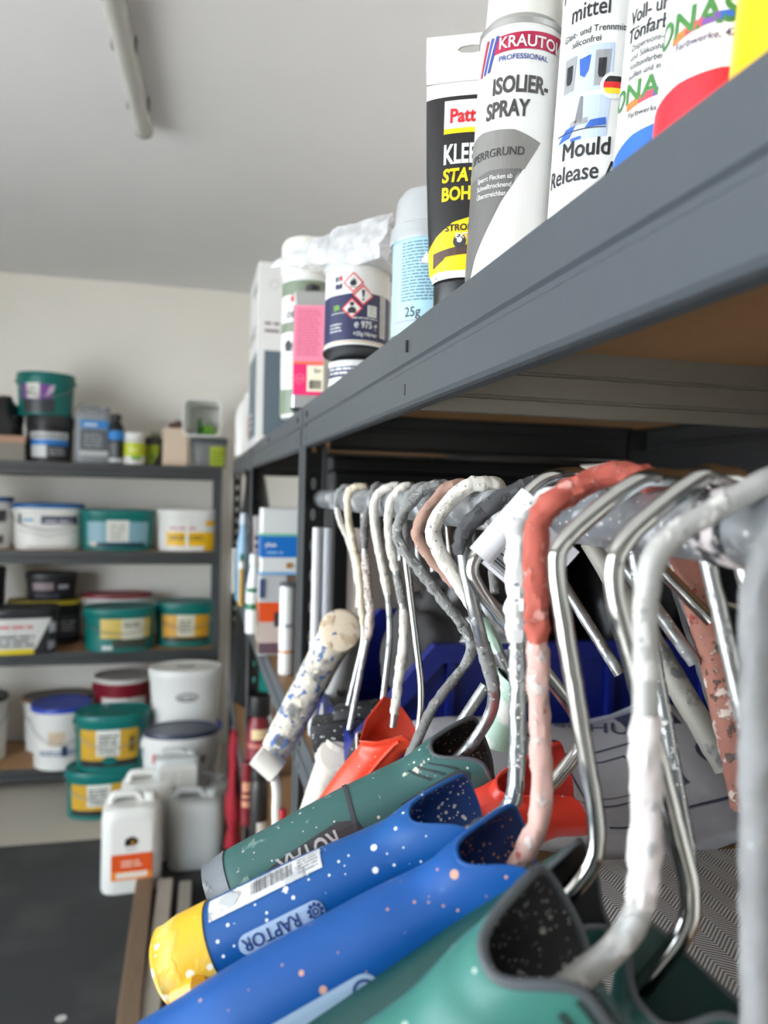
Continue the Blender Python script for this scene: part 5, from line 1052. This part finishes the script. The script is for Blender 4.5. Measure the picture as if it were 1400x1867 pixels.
bottle('pale blue clear jug with a curved handle on the far rack', 432, 454, 936, zB, 2.55, mat('jug_blue', (150, 186, 214), .35), mat('jug_cap', (206, 216, 224), .4), [(-1.4, 1.4, .02, .35, (92, 160, 206))], neck=.5, shoulder=.7)
bottle('narrow amber and white bottle with a green cap on the far rack', 436, 447, 1010, zB, 2.45, mat('amber', (196, 154, 70), .5), mat('green_cap', (24, 110, 80), .45), [(-1.4, 1.4, .72, .85, (230, 230, 224))], neck=.6, shoulder=.85)
bottle('slim pale tube standing at the far rack edge', 424, 432, 1000, zB, 2.75, mat('pale_tube', (196, 198, 192), .5), M_WH, [], name='tube_stick', cat='tube', neck=.8, shoulder=.95, cap=.05)
t, hx, h = tin('red and grey box with dark print behind the white spray bottle', 461, 482, 940, zB, 2.14, mat('box_greyish', (182, 176, 176), .6), [('r', -.98, .98, .3, .55, (60, 44, 46)), ('r', .6, .98, .05, .9, (220, 60, 60)), ('l', -.8, .4, .62, .85, (70, 70, 74), 3)], box_=True, cat='box', name='printed_box', asp=.9)
tin('beige and grey paper stack on top of the blue-panelled tin shelf, near the post', 476, 538, 882, zB + .3, 2.0, mat('paper_grey', (150, 152, 160), .7), [('r', .2, .7, .3, .8, (70, 60, 50)), ('l', -.8, .1, .3, .8, (200, 200, 206), 3)], box_=True, cat='box', name='printed_box', asp=.5) if False else None
# third tier of the middle rack
bottle('dark red bottle with a cream label and black cap, low on the middle rack', 456, 502, 1265, zC, 2.28, mat('bottle_red', (122, 16, 32), .4), M_BK, [(-.6, 1.0, .50, .62, (224, 196, 150)), (-1.0, 1.0, .40, .45, (190, 110, 100))], neck=.72, shoulder=.72, cap=.24)
tin('teal, yellow and grey carton behind the dark red bottle', 468, 500, 1186, zC, 2.62, mat('carton_teal', (0, 126, 116), .5), [('r', -.9, .9, .34, .52, (226, 180, 60)), ('r', -.3, .98, .02, .40, (190, 196, 192)), ('r', .0, .95, .3, .5, (206, 210, 206))], box_=True, cat='box', name='printed_box')
tin('dark red and copper tin standing in front of the dark red bottle', 449, 471, 1388, zC, 1.97, mat('tin_red', (120, 24, 34), .4), [('r', -1, 1, .3, .7, (196, 140, 110)), ('l', -.9, .9, .4, .6, (110, 30, 30), 2)], name='tin')
bottle('black and white jar right of the dark red and copper tin', 466, 498, 1398, zC, 1.80, mat('jar_dark', (40, 38, 36), .4), M_BK, [(-.2, 1.2, .05, .4, (226, 216, 206))], name='jar', cat='jar', neck=.8, shoulder=.85)
blob('rag', 'crumpled red and white rag hanging out of the far rack towards the canisters', 'rag', splat('rag_red', (150, 16, 34), [((214, 206, 200), 9, .64, .05)], .8), (.150, 2.72, .20), (.020, .05, .25), .03, 9, 4)
blob('black_bag', 'black plastic sack stuffed at the end of the far rack, right of the red rag', 'bag', mat('sack_black', (22, 22, 24), .35), (.235, 3.18, .12), (.07, .16, .95), .03, 9, 8)

# ------------------------------------------------------------------ inside the nearest rack, behind the rollers
M_BIN = mat('blue_bin_plastic', (5, 24, 112), .4, 0, .05)
zt = zB; bx0, bx1, by0, by1 = .17, .655, .80, 1.04; zl_, zh_ = zt + .105, zt + .200
t = thing('storage_bin', 'blue plastic stacking bin with a slanted open front, on the shelf behind the rollers', 'bin', (.41, .92, zt), 0)
def plateY(pts, y0, y1):
    bm = bmesh.new(); loft(bm, [[Vector((x, y, z)) for x, z in pts] for y in (y0, y1)]); bmesh.ops.recalc_face_normals(bm, faces=bm.faces); return bm
sil = [(bx0, zt), (bx1, zt), (bx1, zh_), (bx0 + .085, zh_), (bx0, zl_)]
for y in (by0, by1): obj('side_panel', plateY(sil, y, y + .003), M_BIN, t, world=True)
edge = [(bx0, zl_), (bx0 + .085, zh_), (bx1, zh_)]
inner = [(bx0 + .014, zl_ - .012), (bx0 + .094, zh_ - .020), (bx1, zh_ - .020)]
for y in (by0 - .012, by1 + .002):
    obj('rim_band', plateY(edge + inner[::-1], y, y + .013), M_BIN, t, world=True)
for x in (.275, .345, .47, .595, .648): obj('rib', boxm(x - .004, x + .004, by0 - .009, by0 - .0001, zt, zh_ - .021), M_BIN, t, world=True)
obj('base', boxm(bx0, bx1, by0 + .003, by1, zt, zt + .004), M_BIN, t, world=True); obj('rear_panel', boxm(bx1 - .004, bx1, by0 + .003, by1, zt + .004, zh_), M_BIN, t, world=True); obj('front_panel', boxm(bx0, bx0 + .004, by0 + .003, by1, zt + .004, zl_ - .01), M_BIN, t, world=True)
SACK = splat('black_sack', (34, 33, 34), [((96, 94, 92), 12, .66, .08)], .3)
DSACK = mat('dull_sack', (58, 52, 50), .75, 0, .2, 9)
blob('black_bag', 'glossy black plastic sack filling the left of the blue bin', 'bag', SACK, (.37, .92, zt + .006), (.10, .085, .19), .035, 16, 2)
blob('black_bag', 'black plastic sack behind the rust-red tube in the blue bin', 'bag', mat('sack_black', (22, 22, 24), .35), (.56, .92, zt + .006), (.085, .085, .20), .035, 16, 9)
blob('crumpled_bag', 'brownish grey crumpled bag at the back, above the blue bin', 'bag', DSACK, (.38, 1.12 - .08, zt + .21), (.10, .06, .09), .03, 18, 5)
blob('clear_wrap', 'clear crumpled wrapping peeking over the blue bin rim', 'wrapping', M_BAG, (.345, .83, zt + .165), (.05, .035, .035), .02, 36, 6)
blob('rag', 'dark grey rag bunched up between the wires, left of the blue bin', 'rag', mat('rag_grey', (62, 60, 60), .85, 0, .3, 12, .001), (.285, .90, zt + .10), (.05, .06, .085), .02, 24, 7)
t = thing('cardboard_box', 'grey-brown cardboard box at the back left behind the pipe', 'box', (.30, 1.12, zt), .02); obj('box', boxm(-.07, .07, -.04, .04, 0, .31), mat('card_greybrown', (124, 112, 104), .8, 0, .15, 8), t); obj('flap', boxm(-.07, .07, -.041, 0, .31, .3115), mat('card_greybrown', (124, 112, 104), .8, 0, .15, 8), t)
t = thing('blackout_panel', 'tall black panel added to darken the rear of the nearest rack', 'crate', (.70, .55, zt), 0)  # thin black slatted panel, added to stand in for the dark rear
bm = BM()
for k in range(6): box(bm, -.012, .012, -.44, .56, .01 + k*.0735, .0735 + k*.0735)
obj('slat_wall', bm, mat('panel_black', (24, 24, 25), .6), t); obj('base', boxm(-.012, .012, -.44, .56, 0, .01), mat('panel_black', (24, 24, 25), .6), t)
t = thing('blackout_box', 'large black lidded box added to black out the middle rack behind the film rolls', 'box', (.46, 1.44, zt)); obj('body', boxm(-.235, .22, -.16, .16, 0, .40, bev=.006), mat('box_black', (26, 26, 27), .55), t); obj('lid', boxm(-.24, .225, -.165, .165, .40, .425, bev=.006), mat('box_black', (26, 26, 27), .55), t)  # made-up box, added to darken the view past the rolls
# grey rolled tubes by the post
for k, (u, wv, m_) in enumerate(((578, 18, (206, 206, 208)), (597, 20, (176, 178, 184)))):
    c = PY(u, 1000, 1.13); d = proj(c)[2]; t = thing('rolled_film', ('pale grey roll of film standing next to the slotted post', 'second, greyer roll of film standing right of the pale one')[k], 'roll', (c.x, 1.13, zt)); r_ = wv*d/1400*.5
    obj('roll', lathe([(r_, 0), (r_, .31), (r_*.55, .31), (r_*.55, .28)], 28, cap1=True), mat('film%d' % k, m_, .35), t, smooth=True); obj('tape_band', lathe([(r_+.0004, .12), (r_+.0008, .121), (r_+.0008, .14), (r_+.0004, .141)], 28, cap0=False, cap1=False), mat('tape_clear', (214, 214, 214), .3), t, smooth=True)
    obj('core', lathe([(r_*.54, .281), (r_*.54, .312), (r_*.3, .312)], 20), mat('core_dark', (60, 60, 58), .6), t)
# printed protective sheet
zs = zt
gridp = []; 
for j in range(15):
    row = []
    for i in range(21):
        x = .215 + .36*i/20; y = .555 + .20*j/14
        row.append(Vector((x, y, zt + .070 + .05*(j/14) + .012*sin(i*.5) * (1 - .3*j/14) + .018*math.exp(-((j-11)/3)**2))))
    gridp.append(row)
def plan_mat():
    return splat('printed_sheet', (236, 236, 240), [((176, 178, 188), 7, .55, .2)], .45, 0, 0)
bm = bmesh.new(); V = [[bm.verts.new(p + Vector((0, 0, .006*noise.noise(p*22)))) for p in row] for row in gridp]
for a, b_ in zip(V, V[1:]):
    for i in range(len(a)-1): bm.faces.new((a[i], a[i+1], b_[i+1], b_[i]))
def sheet_pt(x, y, o):
    i = max(0, min(19.999, (x-.215)/.36*20)); j = max(0, min(13.999, (y-.555)/.20*14)); i0, j0 = int(i), int(j); fi, fj = i-i0, j-j0
    q = V_(j0, i0)*(1-fi)*(1-fj) + V_(j0, i0+1)*fi*(1-fj) + V_(j0+1, i0)*(1-fi)*fj + V_(j0+1, i0+1)*fi*fj; return Vector((q.x, q.y, q.z + o))
cache = [[v.co.copy() for v in row] for row in V]
def V_(j, i): return cache[j][i]
bmesh.ops.solidify(bm, geom=bm.faces[:], thickness=.0008)
t = thing('printed_sheet', 'folded white plastic sheet printed with dark blue drawings, in front of the blue bin', 'sheet', (0, 0, 0))
t.location = (.39, .65, zt + .07); sh_ = obj('sheet', bm, plan_mat(), t, smooth='all', world=True)
INKB = dmat((70, 76, 100))
for g in (ring2([(.34, .63), (.46, .63), (.46, .69), (.34, .69)], .004), ring2([(.355, .64), (.42, .64), (.44, .66), (.42, .68), (.355, .68)], .003), rect(.24, .33, .60, .64), rect(.26, .36, .70, .705), rect(.36, .50, .60, .603), ring2([(.52+.03*cos(k*.3), .66+.02*sin(k*.3)) for k in range(21)], .006), rect(.44, .50, .70, .735)):
    decal(g, sheet_pt, 'printed_drawing', INKB, sh_, .0009, .012, .012, world=True)
decal(text('SCHUTZ', .03, .37, .735, rot=-.5, bold=.01), sheet_pt, 'lettering', INKB, sh_, .0009, .012, .012, world=True)
# herringbone cushion bag
q = NT('herringbone_cloth'); vec = q.coord(); sp = q.n('ShaderNodeSeparateXYZ'); q.l(vec, sp.inputs[0])
zig = q.math('ABSOLUTE', q.math('SUBTRACT', q.math('FRACT', q.math('MULTIPLY', sp.outputs[0], 42)), .5))
st = q.math('FRACT', q.math('MULTIPLY', q.math('ADD', sp.outputs[1], q.math('MULTIPLY', zig, .020)), 330))
f = q.math('MULTIPLY', q.ramp(q.math('ABSOLUTE', q.math('SUBTRACT', st, .5)), .12, .3), .85)
q.l(q.mix(f, rgb((222, 218, 214)), rgb((108, 104, 102))), q.b.inputs['Base Color']); q.b.inputs['Roughness'].default_value = .9; q.bump(f, .0006)
M_HB = q.m
t = thing('cushion_bag', 'grey herringbone cloth cushion bag lying on the shelf, with silvery piping', 'cushion', (.36, .42, zt))
def sup(k, z, n=64, p=5): 
    r_ = []
    for i in range(n):
        a = 2*pi*i/n; c, s = cos(a), sin(a); qq = (abs(c)**p + abs(s)**p) ** (-1/p); v = Vector((.175*k*c*qq, .135*k*s*qq, z)); v.z += .004*noise.noise(v*20); r_.append(v)
    return r_
bm = bmesh.new(); loft(bm, [sup(.93, 0), sup(.985, .012), sup(1, .022), sup(1, .040), sup(.985, .058), sup(.92, .075), sup(.75, .086), sup(.45, .092), sup(.15, .094)]); cb = obj('cloth_body', bm, M_HB, t, smooth='all')
for zz in (.022, .060): obj('piping', tube(sup(1.005 if zz < .03 else .985, zz)+sup(1.005 if zz < .03 else .985, zz)[:1], .0028, 8, cap=False), mat('silver_piping', (176, 172, 166), .35, .3), t, smooth=True)
obj('buckle', tube([Vector(v) for v in ((-.17, .10, .045), (-.185, .10, .05), (-.185, .12, .05), (-.17, .12, .045))], .003, 8), CHROME, t, smooth=True)
# low cartons on the shelf front, seen between the handles
t = thing('wooden_block', 'plain wooden offcut on the shelf behind the bright blue handle', 'offcut', (.30, .66, zt)); obj('block', boxm(-.10, -.02, -.05, .05, 0, .03, bev=.002), M_BOARD, t)
